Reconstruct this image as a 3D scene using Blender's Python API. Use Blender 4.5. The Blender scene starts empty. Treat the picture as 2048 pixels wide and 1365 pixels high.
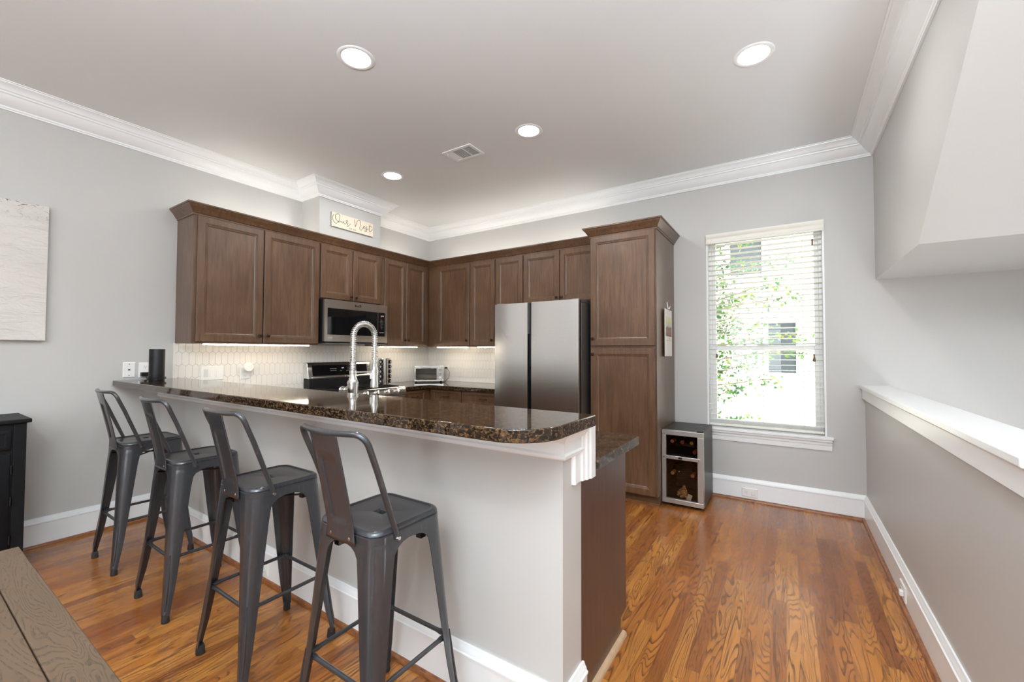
import bpy, math, random
from mathutils import Vector, Matrix
random.seed(7)
C = bpy.context.scene.collection
R = math.radians

# ------------------------------------------------------------------ camera
CAM = Vector((4.120, -4.2073, 1.2849)); YAW, PIT, ROL, FPX = R(33.1682), R(1.4482), R(0.1468), 840.473
fw = Vector((-math.sin(YAW)*math.cos(PIT), math.cos(YAW)*math.cos(PIT), math.sin(PIT)))
rt = Vector((math.cos(YAW), math.sin(YAW), 0)); up = rt.cross(fw)
rr = rt*math.cos(ROL)+up*math.sin(ROL); uu = -rt*math.sin(ROL)+up*math.cos(ROL)
cd = bpy.data.cameras.new('camera'); cam = bpy.data.objects.new('camera', cd); C.objects.link(cam)
cd.sensor_width = 36; cd.lens = FPX/2048*36; cd.clip_start = 0.05; cd.clip_end = 200
cam.matrix_world = Matrix(((rr.x, uu.x, -fw.x, CAM.x), (rr.y, uu.y, -fw.y, CAM.y), (rr.z, uu.z, -fw.z, CAM.z), (0, 0, 0, 1)))
bpy.context.scene.camera = cam
# ------------------------------------------------------------------ sky and exposure
SKY = 7.0; DOWN_W = 10.0; STRIP = 30.0; BOUNCE = (275.0, 8.0); TOPSTRIP = 18.0
w = bpy.data.worlds.new('sky'); bpy.context.scene.world = w; w.use_nodes = True
w.node_tree.nodes['Background'].inputs[0].default_value = (0.86, 0.94, 1.0, 1)
w.node_tree.nodes['Background'].inputs[1].default_value = SKY
vs = bpy.context.scene.view_settings
vs.view_transform = 'Standard'; vs.look = 'None'; vs.exposure = 0.02; vs.gamma = 1.0; vs.use_curve_mapping = False

# sun outside: it reaches the neighbouring house over the roof, not this room
sd_ = bpy.data.lights.new('sun', 'SUN'); sd_.energy = 4.5; sd_.angle = R(1); sd_.color = (1, .98, .94)
so_ = bpy.data.objects.new('sun', sd_); C.objects.link(so_); so_.rotation_euler = Vector((.72, -.42, .62)).to_track_quat('Z', 'Y').to_euler()
# two lamps added behind the camera for ceiling-bounced fill; bodies are built further down
BOUNCE_SPOTS = [(4.3, -5.2), (2.3, -6.6)]
for (x_, y_), w_ in zip(BOUNCE_SPOTS, BOUNCE):
    ld = bpy.data.lights.new('bounce_fill_light', 'AREA'); ld.shape = 'DISK'; ld.size = .36; ld.energy = w_; ld.color = (.81, .93, 1)
    lo = bpy.data.objects.new('bounce_fill_light', ld); C.objects.link(lo); lo.location = (x_, y_, 1.84); lo.rotation_euler = (math.pi, 0, 0)

# ------------------------------------------------------------------ helpers
class MB:
    def __init__(s): s.v = []; s.f = []
    def add(s, vs, fs):
        n = len(s.v); s.v += [tuple(p) for p in vs]; s.f += [tuple(i+n for i in f) for f in fs]; return s
    def box(s, x0, y0, z0, x1, y1, z1):
        if x0 > x1: x0, x1 = x1, x0
        if y0 > y1: y0, y1 = y1, y0
        if z0 > z1: z0, z1 = z1, z0
        return s.add([(x0,y0,z0),(x1,y0,z0),(x1,y1,z0),(x0,y1,z0),(x0,y0,z1),(x1,y0,z1),(x1,y1,z1),(x0,y1,z1)],
            [(0,3,2,1),(4,5,6,7),(0,1,5,4),(1,2,6,5),(2,3,7,6),(3,0,4,7)])
    def prism(s, poly, ax, a, b):
        # poly: list of 2D points; ax: extrusion axis
        def P(p, t): return {'x': (t, p[0], p[1]), 'y': (p[0], t, p[1]), 'z': (p[0], p[1], t)}[ax]
        n = len(poly); vs = [P(p, a) for p in poly]+[P(p, b) for p in poly]
        return s.add(vs, [tuple(range(n))[::-1], tuple(range(n, 2*n))]+[(i, (i+1) % n, n+(i+1) % n, n+i) for i in range(n)])
    def loft(s, rings, caps=(True, True), closed=True):
        n = len(rings[0]); vs = [p for r in rings for p in r]; fs = []
        for k in range(len(rings)-1):
            for i in range(n if closed else n-1):
                j = (i+1) % n
                fs.append((k*n+i, k*n+j, (k+1)*n+j, (k+1)*n+i))
        if closed and caps[0]: fs.append(tuple(range(n))[::-1])
        if closed and caps[1]: fs.append(tuple((len(rings)-1)*n+i for i in range(n)))
        return s.add(vs, fs)
    def tube(s, pts, r, n=10, close=False):
        pts = [Vector(p) for p in pts]; m = len(pts); rs = r if isinstance(r, (list, tuple)) else [r]*m
        T = []
        for i in range(m):
            if close: t = pts[(i+1) % m]-pts[i-1]
            else: t = pts[min(i+1, m-1)]-pts[max(i-1, 0)]
            T.append(t.normalized() if t.length > 1e-9 else Vector((0, 0, 1)))
        a = Vector((0, 0, 1)) if abs(T[0].z) < .9 else Vector((1, 0, 0))
        nrm = T[0].cross(a).normalized(); rings = []
        for i in range(m):
            nrm = (nrm-T[i]*nrm.dot(T[i])).normalized(); b = T[i].cross(nrm)
            rings.append([pts[i]+(nrm*math.cos(2*math.pi*k/n)+b*math.sin(2*math.pi*k/n))*rs[i] for k in range(n)])
        if close: rings.append(rings[0])
        return s.loft(rings, (not close, not close))
    def cyl(s, p0, p1, r0, r1=None, n=24):
        return s.tube([p0, p1], [r0, r0 if r1 is None else r1], n)
    def lathe(s, prof, c=(0, 0, 0), ax='z', n=32):
        rings = []
        for r, h in prof:
            ring = []
            for k in range(n):
                a = 2*math.pi*k/n; u, v = r*math.cos(a), r*math.sin(a)
                p = {'z': (u, v, h), 'x': (h, u, v), 'y': (v, h, u)}[ax]
                ring.append((c[0]+p[0], c[1]+p[1], c[2]+p[2]))
            rings.append(ring)
        return s.loft(rings)
    def sphere(s, c, r, n=12, m=8, sc=(1, 1, 1)):
        rings = []
        for j in range(1, m):
            t = math.pi*j/m
            rings.append([(c[0]+r*sc[0]*math.sin(t)*math.cos(2*math.pi*k/n), c[1]+r*sc[1]*math.sin(t)*math.sin(2*math.pi*k/n), c[2]-r*sc[2]*math.cos(t)) for k in range(n)])
        return s.loft(rings)
    def sweep(s, prof, path, side=1):
        # prof: closed polygon of (out, z); path: plan points; out is to the right of travel * side
        P = [Vector(p) for p in path]; m = len(P); rings = []
        N = []
        for i in range(m-1):
            d = (P[i+1]-P[i]).normalized(); N.append(Vector((d.y, -d.x))*side)
        for i in range(m):
            if i == 0: o = N[0]
            elif i == m-1: o = N[-1]
            else:
                o = (N[i-1]+N[i]); o = o/(o.dot(N[i])) if abs(o.dot(N[i])) > 1e-6 else N[i]
            rings.append([(P[i].x+o.x*q[0], P[i].y+o.y*q[0], q[1]) for q in prof])
        return s.loft(rings)
    def panel(s, x0, z0, x1, z1, y, rings):
        # concentric rectangular rings on a front face looking to -y; rings: (inset, y offset)
        rr_ = []
        for ins, dy in rings:
            rr_.append([(x0+ins, y+dy, z0+ins), (x1-ins, y+dy, z0+ins), (x1-ins, y+dy, z1-ins), (x0+ins, y+dy, z1-ins)])
        return s.loft(rr_, (True, True))
    def xf(s, M):
        s.v = [tuple(M @ Vector(p)) for p in s.v]; return s
    def build(s, name, mat, parent=None, bevel=0, smooth=35, loc=None, seg=2, sub=0):
        me = bpy.data.meshes.new(name); me.from_pydata(s.v, [], s.f); me.validate(); 
        import bmesh
        bm = bmesh.new(); bm.from_mesh(me); bmesh.ops.recalc_face_normals(bm, faces=bm.faces[:]); bm.to_mesh(me); bm.free()
        me.update()
        if smooth:
            me.polygons.foreach_set('use_smooth', [True]*len(me.polygons)); me.set_sharp_from_angle(angle=R(smooth))
        me.materials.append(mat)
        o = bpy.data.objects.new(name, me); C.objects.link(o)
        if parent: o.parent = parent
        if loc: o.location = loc
        if bevel:
            b = o.modifiers.new('bevel', 'BEVEL'); b.width = bevel; b.segments = seg; b.limit_method = 'ANGLE'; b.angle_limit = R(40)
        if sub:
            q = o.modifiers.new('sub', 'SUBSURF'); q.levels = sub; q.render_levels = sub
        return o

def thing(name, label, cat, loc=(0, 0, 0), rz=0, group=None):
    o = bpy.data.objects.new(name, None); C.objects.link(o); o.location = loc; o.rotation_euler = (0, 0, rz)
    o.empty_display_size = .05
    return tag(o, label, cat, group)
def tag(o, label, cat, group=None, kind=None):
    o['label'] = label; o['category'] = cat
    if group: o['group'] = group
    if kind: o['kind'] = kind
    return o
def struct(o): o['kind'] = 'structure'; return o
def copy_tree(o, parent=None):
    c = o.copy(); C.objects.link(c)
    if parent: c.parent = parent
    for ch in [x for x in C.objects if x.parent == o]: copy_tree(ch, c)
    return c
def text(name, body, size, mat, parent, M, extrude=.0004):
    cu = bpy.data.curves.new(name, 'FONT'); cu.body = body; cu.size = size; cu.extrude = extrude; cu.align_x = 'CENTER'; cu.align_y = 'CENTER'
    t = bpy.data.objects.new(name, cu); C.objects.link(t)
    dg = bpy.context.evaluated_depsgraph_get(); me = bpy.data.meshes.new_from_object(t.evaluated_get(dg))
    C.objects.unlink(t); bpy.data.objects.remove(t)
    me.transform(M); me.materials.clear(); me.materials.append(mat)
    o = bpy.data.objects.new(name, me); C.objects.link(o); o.parent = parent
    return o
def front(x, y, z): return Matrix.Translation((x, y, z)) @ Matrix.Rotation(R(90), 4, 'X')   # text readable from -y

def rsq(a, b, r, z, n=6):
    "rounded rectangle ring, half sizes a (x), b (y)"
    out = []
    for cx, cy, a0 in ((a-r, b-r, 0), (-a+r, b-r, 90), (-a+r, -b+r, 180), (a-r, -b+r, 270)):
        for k in range(n+1):
            t = R(a0+90*k/n); out.append((cx+r*math.cos(t), cy+r*math.sin(t), z))
    return out

# ------------------------------------------------------------------ materials
class NT:
    def __init__(s, name):
        s.m = bpy.data.materials.new(name); s.m.use_nodes = True; s.t = s.m.node_tree; s.b = s.t.nodes['Principled BSDF']
        s._co = None
    def n(s, typ, **k):
        nd = s.t.nodes.new('ShaderNode'+typ)
        for a, v in k.items():
            if a[0] == '_': setattr(nd, a[1:], v)
        return nd
    def link(s, a, b): s.t.links.new(a, b)
    def co(s, kind='Object'):
        if s._co is None: s._co = s.t.nodes.new('ShaderNodeTexCoord')
        return s._co.outputs[kind]
    def math(s, op, a, b=None, c=None):
        nd = s.t.nodes.new('ShaderNodeMath'); nd.operation = op
        for i, q in enumerate((a, b, c)):
            if q is None: continue
            if isinstance(q, (int, float)): nd.inputs[i].default_value = q
            else: s.link(q, nd.inputs[i])
        return nd.outputs[0]
    def xyz(s, src):
        nd = s.t.nodes.new('ShaderNodeSeparateXYZ'); s.link(src, nd.inputs[0]); return nd.outputs
    def comb(s, x=0, y=0, z=0):
        nd = s.t.nodes.new('ShaderNodeCombineXYZ')
        for i, q in enumerate((x, y, z)):
            if isinstance(q, (int, float)): nd.inputs[i].default_value = q
            else: s.link(q, nd.inputs[i])
        return nd.outputs[0]
    def mapping(s, src, scale=(1, 1, 1)):
        nd = s.t.nodes.new('ShaderNodeMapping'); s.link(src, nd.inputs[0]); nd.inputs['Scale'].default_value = scale; return nd.outputs[0]
    def noise(s, vec, scale=5, detail=2, rough=.5, dist=0):
        nd = s.t.nodes.new('ShaderNodeTexNoise'); s.link(vec, nd.inputs['Vector'])
        nd.inputs['Scale'].default_value = scale; nd.inputs['Detail'].default_value = detail
        nd.inputs['Roughness'].default_value = rough; nd.inputs['Distortion'].default_value = dist
        return nd.outputs['Fac']
    def ramp(s, fac, stops):
        nd = s.t.nodes.new('ShaderNodeValToRGB'); s.link(fac, nd.inputs[0]); e = nd.color_ramp.elements
        while len(e) < len(stops): e.new(.5)
        for q, (p, c) in zip(e, stops): q.position = p; q.color = (*c, 1) if len(c) == 3 else c
        return nd.outputs[0]
    def mix(s, fac, a, b, bt='MIX'):
        nd = s.t.nodes.new('ShaderNodeMix'); nd.data_type = 'RGBA'; nd.blend_type = bt
        for sock, q in ((nd.inputs[0], fac), (nd.inputs[6], a), (nd.inputs[7], b)):
            if isinstance(q, (int, float)): sock.default_value = q
            elif isinstance(q, tuple): sock.default_value = (*q, 1)
            else: s.link(q, sock)
        return nd.outputs[2]
    def bump(s, h, strength=.2, dist=.002):
        nd = s.t.nodes.new('ShaderNodeBump'); s.link(h, nd.inputs['Height']); nd.inputs['Strength'].default_value = strength
        nd.inputs['Distance'].default_value = dist; s.link(nd.outputs[0], s.b.inputs['Normal'])
    def set(s, **k):
        for a, v in k.items():
            i = s.b.inputs[{'base': 'Base Color', 'rough': 'Roughness', 'metal': 'Metallic', 'coat': 'Coat Weight', 'coatr': 'Coat Roughness',
                'spec': 'Specular IOR Level', 'trans': 'Transmission Weight', 'ecol': 'Emission Color', 'estr': 'Emission Strength', 'alpha': 'Alpha',
                'aniso': 'Anisotropic', 'sss': 'Subsurface Weight'}[a]]
            if isinstance(v, (int, float)): i.default_value = v
            elif isinstance(v, tuple): i.default_value = (*v, 1)
            else: s.link(v, i)
        return s

def sr(r, g, b):
    f = lambda c: (c/255/12.92) if c/255 <= .04045 else ((c/255+.055)/1.055)**2.4
    return (f(r), f(g), f(b))
def plain(name, col, rough=.5, metal=0, coat=0, noise=0.04, scale=30, bump=0, **k):
    m = NT(name)
    nz = m.noise(m.co(), scale, 3)
    m.set(base=m.mix(nz, tuple(c*(1-noise) for c in col), tuple(min(1, c*(1+noise)) for c in col)), rough=rough, metal=metal, coat=coat, **k)
    if bump: m.bump(m.noise(m.co(), scale*8, 2), bump, .001)
    return m.m

M = {}
M['wall'] = plain('wall_paint', sr(198, 196, 193), .42, noise=.012, scale=2, bump=.05)
M['ceil'] = plain('ceiling_paint', sr(233, 235, 236), .7, noise=.01, scale=2, bump=.05)
M['trim'] = plain('white_trim_paint', sr(245, 246, 247), .28, noise=.01, scale=4)
M['white'] = plain('white_plastic', sr(240, 240, 238), .35, noise=.01)
M['whitegrey'] = plain('white_grey_plastic', sr(215, 215, 213), .4, noise=.01)  # slightly greyer white plastic
M['black'] = plain('black_plastic', (.008, .008, .009), .42, spec=.3)
M['alu'] = plain('satin_aluminium', (.50, .48, .46), .35, .7, noise=.01)
M['cooler'] = plain('dark_cooler_steel', (.030, .026, .025), .4, .3, noise=.02)
M['blackgloss'] = plain('black_glass', (.006, .006, .007), .05, noise=.01)
M['bronze'] = plain('dark_bronze', (.045, .028, .018), .35, .8)
M['chrome'] = plain('polished_steel', (.78, .78, .77), .16, 1, noise=.02)
M['rubber'] = plain('black_rubber', (.02, .02, .021), .6)
M['cork'] = plain('cork', sr(196, 150, 105), .8, noise=.25, scale=120)

def steel(name, col, rough=.25, ax='x'):
    m = NT(name); sc = {'x': (2, 2, 900), 'z': (900, 900, 3)}[ax]
    nz = m.noise(m.mapping(m.co(), sc), 1, 2)
    m.set(base=m.mix(nz, tuple(c*.96 for c in col), tuple(min(1, c*1.04) for c in col)), metal=1, rough=rough)
    m.b.inputs['Anisotropic'].default_value = .5
    return m.m
M['steel'] = steel('brushed_stainless', (.78, .78, .77), .24)
M['steelgrey'] = steel('stainless_side', (.25, .25, .25), .4)
M['bronzesteel'] = steel('brushed_warm_steel', (.60, .55, .50), .3)
M['frost'] = steel('brushed_nickel', (.72, .71, .69), .2, 'z')

def wood_cab(name, dark, mid, light):
    m = NT(name); co = m.co()
    g = m.noise(m.mapping(co, (16, 16, 1.3)), 3, 6, .6, .6)
    cl = m.noise(co, 2.6, 3)
    c = m.ramp(g, [(.25, dark), (.5, mid), (.8, light)])
    c = m.mix(m.ramp(cl, [(.35, (0, 0, 0)), (.7, (1, 1, 1))]), m.mix(.75, c, (.62, .56, .52), 'MULTIPLY'), c)
    fine = m.noise(m.mapping(co, (160, 160, 8)), 3, 3)
    c = m.mix(m.math('MULTIPLY', fine, .3), c, tuple(x*.6 for x in dark))
    m.set(base=c, rough=.36, coat=.25, coatr=.25); m.bump(fine, .05, .0005)
    return m.m
M['cab'] = wood_cab('stained_maple', sr(88, 64, 46), sr(112, 83, 61), sr(134, 101, 75))
M['cabin'] = plain('cabinet_shadow_line', sr(38, 24, 18), .6)
M['panel'] = wood_cab('end_panel_veneer', sr(80, 58, 50), sr(94, 69, 60), sr(106, 80, 69))

# oak floor: boards along Y
def floor_mat():
    m = NT('oak_strip_floor'); o = m.xyz(m.co()); W = .0578; L = 1.05
    xi = m.math('DIVIDE', o[0], W); ix = m.math('FLOOR', xi); fx = m.math('SUBTRACT', xi, ix)
    wn = m.n('TexWhiteNoise', _noise_dimensions='1D'); m.link(ix, wn.inputs['W'])
    yy = m.math('DIVIDE', m.math('ADD', o[1], m.math('MULTIPLY', wn.outputs[0], 7.3)), L)
    # board lengths vary
    iy = m.math('FLOOR', yy); fy = m.math('SUBTRACT', yy, iy)
    w2 = m.n('TexWhiteNoise', _noise_dimensions='2D'); m.link(m.comb(ix, iy), w2.inputs['Vector'])
    rnd = w2.outputs['Value']
    w3 = m.n('TexWhiteNoise', _noise_dimensions='2D'); m.link(m.comb(iy, m.math('ADD', ix, 31.7)), w3.inputs['Vector'])
    rnd2 = w3.outputs['Value']
    off = m.math('MULTIPLY', rnd, 41.0)
    vec = m.comb(m.math('MULTIPLY_ADD', o[0], 12.0, off), m.math('MULTIPLY_ADD', o[1], 1.15, m.math('MULTIPLY', rnd2, 23)), off)
    n1 = m.noise(vec, 1.15, 2, .45, .5)
    ring = m.math('FRACT', m.math('MULTIPLY', n1, 19.0))
    line = m.ramp(ring, [(0, (1, 1, 1)), (.10, (.75, .75, .75)), (.34, (0, 0, 0)), (.9, (0, 0, 0)), (1, (1, 1, 1))])
    lw = m.math('MULTIPLY', line, m.math('MULTIPLY_ADD', rnd2, .30, .66))
    pore = m.noise(m.mapping(m.co(), (420, 14, 1)), 1, 3, .6)
    base = m.ramp(rnd, [(0, sr(134, 76, 34)), (.15, sr(168, 102, 44)), (.5, sr(186, 118, 52)), (.85, sr(202, 138, 66)), (1, sr(146, 80, 34))])
    tone = m.noise(vec, .6, 3)
    base = m.mix(m.math('MULTIPLY', tone, .35), base, sr(152, 90, 40))
    c = m.mix(lw, base, sr(84, 46, 20))
    c = m.mix(m.math('MULTIPLY', m.ramp(pore, [(.5, (0, 0, 0)), (.75, (1, 1, 1))]), .3), c, sr(110, 68, 38))
    stn = m.noise(m.comb(m.math('MULTIPLY_ADD', o[0], 55.0, off), m.math('MULTIPLY', o[1], 2.2), off), 1.3, 4, .6, .5)
    c = m.mix(m.math('MULTIPLY', m.ramp(stn, [(.52, (0, 0, 0)), (.66, (1, 1, 1))]), .55), c, sr(100, 58, 30))
    ex = m.math('MINIMUM', fx, m.math('SUBTRACT', 1, fx)); ey = m.math('MULTIPLY', m.math('MINIMUM', fy, m.math('SUBTRACT', 1, fy)), L/W)
    e = m.math('MINIMUM', ex, ey)
    gap = m.math('LESS_THAN', e, .012)
    c = m.mix(m.math('MULTIPLY', gap, .45), c, sr(58, 34, 18))
    m.set(base=c, rough=m.math('MULTIPLY_ADD', line, .08, .25), coat=.22, coatr=.10, spec=.4)
    warp = m.noise(m.mapping(m.co(), (9, 2.5, 1)), 1, 2)
    h = m.math('ADD', m.math('MULTIPLY', gap, -.6), m.math('MULTIPLY', warp, .9))
    m.bump(m.math('ADD', h, m.math('MULTIPLY', line, -.1)), .35, .0022)
    return m.m
M['floor'] = floor_mat()

def granite():
    m = NT('brown_granite'); co = m.co()
    n1 = m.noise(m.mapping(co, (1, 1.0, 1.5)), 66, 6, .70, .9)
    n2 = m.noise(co, 210, 4, .7, .5)
    c = m.ramp(n1, [(.32, sr(14, 10, 8)), (.47, sr(32, 23, 17)), (.54, sr(74, 54, 36)), (.61, sr(122, 94, 62)), (.70, sr(62, 46, 32))])
    c2 = m.ramp(n2, [(.44, (0, 0, 0)), (.62, (1, 1, 1))])
    c = m.mix(m.math('MULTIPLY', c2, .6), c, sr(30, 24, 19))
    sp = m.noise(co, 120, 3, .6); c = m.mix(m.math('MULTIPLY', m.ramp(sp, [(.63, (0, 0, 0)), (.72, (1, 1, 1))]), .5), c, sr(150, 126, 96))
    m.set(base=c, rough=.06, spec=.45, coat=.05, coatr=.03); return m.m
M['granite'] = granite()

def table_mat():
    m = NT('weathered_oak_table'); o = m.xyz(m.co())
    vec = m.mapping(m.co(), (1.7, 9, 1)); n1 = m.noise(vec, 1.3, 2, .5, .4)
    ring = m.math('FRACT', m.math('MULTIPLY', n1, 34.0))
    br = m.noise(m.mapping(m.co(), (60, 220, 1)), 1, 2)
    line = m.math('MULTIPLY', m.ramp(ring, [(0, (1, 1, 1)), (.22, (.6, .6, .6)), (.34, (0, 0, 0)), (.92, (0, 0, 0)), (1, (1, 1, 1))]), m.ramp(br, [(.4, (.15, .15, .15)), (.55, (1, 1, 1))]))
    c = m.mix(m.noise(m.co(), 4, 3), sr(78, 61, 45), sr(96, 75, 56))
    c = m.mix(m.math('MULTIPLY', line, .75), c, sr(50, 42, 30))
    m.set(base=c, rough=.5); m.bump(line, .3, .001); return m.m
M['table'] = table_mat()
M['tabledark'] = plain('table_seam', sr(50, 38, 28), .7)

def gun():
    m = NT('gunmetal_enamel'); co = m.co()
    nz = m.noise(co, 9, 4, .6); sc = m.noise(m.mapping(co, (60, 60, 6)), 2, 3)
    c = m.mix(nz, (.034, .036, .042), (.060, .062, .070)); c = m.mix(m.math('MULTIPLY', m.ramp(sc, [(.6, (0, 0, 0)), (.8, (1, 1, 1))]), .25), c, (.2, .2, .21))
    m.set(base=c, metal=.35, rough=.32, coat=.6, coatr=.12); return m.m
M['gun'] = gun()
M['blackwood'] = plain('black_painted_wood', (.007, .0075, .009), .5, noise=.3, scale=25, spec=.2)
M['tile'] = plain('white_glazed_tile', sr(236, 233, 228), .16, noise=.02, scale=8)
M['grout'] = plain('grey_grout', sr(150, 146, 140), .8, noise=.05)
M['canvas'] = None
def canvas_mat():
    m = NT('plaster_textured_canvas'); co = m.co()
    n1 = m.noise(m.mapping(co, (1, 1, 3)), 7, 6, .65, 1.5); o = m.xyz(co)
    base = m.mix(m.noise(co, 3, 3), sr(212, 207, 202), sr(228, 224, 220))
    # dark strokes only near the upper middle of the painting
    nn = m.noise(m.mapping(co, (1, 4, 8)), 3.2, 5, .7, 2.2)
    zone = m.ramp(m.math('SUBTRACT', o[2], 2.10), [(0, (0, 0, 0)), (.13, (1, 1, 1))])
    st = m.math('MULTIPLY', m.ramp(nn, [(.57, (0, 0, 0)), (.63, (1, 1, 1))]), zone)
    m.set(base=m.mix(st, base, sr(108, 102, 92)), rough=.8)
    m.bump(n1, .9, .012); return m.m
M['canvas'] = canvas_mat()
def glassm(name, rough=0.0, tint=(1, 1, 1), alpha=.12):
    m = NT(name); t = m.t
    tr = t.nodes.new('ShaderNodeBsdfTransparent'); tr.inputs[0].default_value = (*tint, 1)
    gl = t.nodes.new('ShaderNodeBsdfGlossy'); gl.inputs['Roughness'].default_value = rough
    mx = t.nodes.new('ShaderNodeMixShader'); mx.inputs[0].default_value = alpha
    fr = t.nodes.new('ShaderNodeFresnel'); fr.inputs[0].default_value = 1.45
    m.link(fr.outputs[0], mx.inputs[0]); m.link(tr.outputs[0], mx.inputs[1]); m.link(gl.outputs[0], mx.inputs[2])
    m.link(mx.outputs[0], t.nodes['Material Output'].inputs[0]); return m.m
M['glass'] = glassm('window_glass')
M['smoke'] = glassm('smoked_glass', .02, (.82, .78, .74))
def emit(name, col, s):
    m = NT(name); m.set(base=(.8, .8, .8), ecol=col, estr=s); return m.m
M['lamp'] = emit('lit_diffuser', (1.0, .98, .94), 14)
M['led'] = emit('lit_led_strip', (1.0, .86, .66), STRIP)
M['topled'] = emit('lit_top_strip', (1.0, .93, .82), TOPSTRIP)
M['digits'] = plain('printed_grey', sr(190, 190, 186), .5)
M['reddig'] = emit('lit_red_digits', (1, .25, .12), 1.2)
M['bluedig'] = emit('lit_blue_digits', (.65, .75, 1), 1.5)
M['slat'] = plain('blind_slat', sr(238, 235, 226), .45, noise=.01)
M['tassel'] = plain('brown_wood_tassel', sr(120, 84, 50), .5)
M['leaf'] = None
def leafm():
    m = NT('tree_leaf'); g = m.n('ObjectInfo')
    nz = m.noise(m.co(), 6, 2)
    c = m.ramp(nz, [(.35, sr(52, 92, 48)), (.55, sr(84, 122, 52)), (.7, sr(140, 150, 50))])
    m.set(base=c, rough=.5); 
    t = m.t; tl = t.nodes.new('ShaderNodeBsdfTranslucent'); m.link(c, tl.inputs[0]); mx = t.nodes.new('ShaderNodeMixShader'); mx.inputs[0].default_value = .5
    m.link(m.b.outputs[0], mx.inputs[1]); m.link(tl.outputs[0], mx.inputs[2]); m.link(mx.outputs[0], t.nodes['Material Output'].inputs[0])
    return m.m
M['leaf'] = leafm(); M['bark'] = plain('bark', sr(120, 105, 88), .8, noise=.2)
M['siding'] = plain('cream_siding', sr(246, 240, 228), .7, noise=.01)
M['ewin'] = plain('neighbour_window_glass', sr(50, 58, 60), .5)
M['shoe'] = None
def shoem():
    m = NT('stained_oak_shoe'); nz = m.noise(m.mapping(m.co(), (14, 14, 60)), 2, 4)
    m.set(base=m.ramp(nz, [(.3, sr(110, 62, 34)), (.7, sr(164, 104, 60))]), rough=.35, coat=.2); return m.m
M['shoe'] = shoem(); M['rawoak'] = plain('pale_oak_strip', sr(190, 158, 124), .6, noise=.15)

# ------------------------------------------------------------------ room shell
HC, HB = 2.94, 2.804
XR, XH = 4.6954, 4.6216
YJ, YJ2, DJ = -1.8239, -1.0862, .3048
XP, YP, YP2 = 3.4992, -2.9499, -2.8042
XF = 5.85; YB = -8.0
ZC = .895
WX0, WX1, WZ0, WZ1 = 3.508, 4.382, .60, 2.36
struct(MB().box(-.15, YB-.1, -.12, XH+.12, .15, 0).box(XH+.12, YB-.1, -.12, XF+.1, -2.75, 0).build('floor', M['floor'], smooth=0))
struct(MB().box(-.15, YB-.1, HC, XF+.1, .15, HC+.1).build('ceiling', M['ceil'], smooth=0))
struct(MB().box(-.15, YB-.1, 0, 0, .14, HC).build('wall_left', M['wall'], smooth=0))
b = MB().box(0, 0, 0, WX0, .14, HC).box(WX0, 0, 0, WX1, .14, WZ0).box(WX0, 0, WZ1, WX1, .14, HC).box(WX1, 0, 0, XF+.1, .14, HC)
b.box(XH+.115, 0, -3, XF+.1, .14, 0)
struct(b.build('wall_back', M['wall'], smooth=0))
struct(MB().box(0, YJ, 2.30, DJ, YJ2, HC).build('wall_chase', M['wall'], smooth=0))
struct(MB().box(XH+.115, -2.75, -3.1, XF+.1, .14, -3.0).build('floor_stairwell', M['floor'], smooth=0))  # unseen lower floor, added to cut light rising from below
struct(MB().box(XH+.115, -2.85, -3, XF+.1, -2.75, -.12).build('wall_stairwell_front', M['wall'], smooth=0))
struct(MB().box(XF, YB, -.2, XF+.1, 0, HC).box(XF, -2.75, -3, XF+.1, -2.6, -.2).box(XF, -.3, -3, XF+.1, 0, -.2).box(XF, -2.6, -3, XF+.1, -.3, -2.9).build('wall_stairwell', M['wall'], smooth=0))  # opening low in this wall is added to light the landing underside
# stair above: landing underside and the sloped underside of the flight
struct(MB().prism([(0, 1.8441), (-1.2593, 1.8441), (-2.66, HC), (0, HC)], 'x', XR, XF).build('wall_right', M['wall'], smooth=0))
struct(MB().box(XH, -2.665, 0, XH+.115, 0, 1.005).box(XH, -2.665, -3, XH+.115, 0, 0).build('wall_right_low', M['wall'], smooth=0))
struct(MB().box(0, YP, 0, XP, YP2, 1.027).build('wall_peninsula', M['wall'], smooth=0))
# rear of the room behind the camera: a wall, tall openings added for brightness
b = MB().box(0, YB-.1, 0, 2.9, YB, HC).box(4.0, YB-.1, 0, 4.7, YB, HC).box(5.6, YB-.1, 0, XF, YB, HC)
for xa, xb in ((2.9, 4.0), (4.7, 5.6)): b.box(xa, YB-.1, 2.45, xb, YB, HC).box(xa, YB-.1, 0, xb, YB, .55)
struct(b.build('wall_rear', M['wall'], smooth=0))

crown = [(0, HC), (0, HB), (.013, HB), (.014, HB+.008), (.020, HB+.012), (.021, HB+.021), (.030, HB+.025), (.050, HB+.040), (.068, HB+.058), (.078, HB+.075),
         (.088, HB+.079), (.090, HB+.088), (.100, HB+.092), (.108, HB+.106), (.122, HB+.118), (.138, HB+.124), (.140, HB+.130), (.150, HB+.131), (.150, HC)]
struct(MB().sweep(crown, [(0, YB), (0, YJ), (DJ, YJ), (DJ, YJ2), (0, YJ2), (0, 0), (XR, 0), (XR, -2.45)]).build('trim_1', M['trim'], smooth=25))
base = [(0, 0), (.018, 0), (.018, .148), (.022, .151), (.022, .158), (.017, .162), (.015, .170), (.010, .178), (.007, .188), (0, .188)]
shoe = [(.018, 0), (.035, 0), (.0345, .006), (.031, .013), (.025, .018), (.018, .019)]
for nm, path in (('left', [(0, YB), (0, YP)]), ('peninsula', [(0, YP), (XP, YP), (XP, YP2+.01)]), ('back', [(3.2237, 0), (XH, 0)]), ('right', [(XH, 0), (XH, -2.665)])):
    struct(MB().sweep(base, path).build('baseboard_'+nm, M['trim'], smooth=25))
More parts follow.
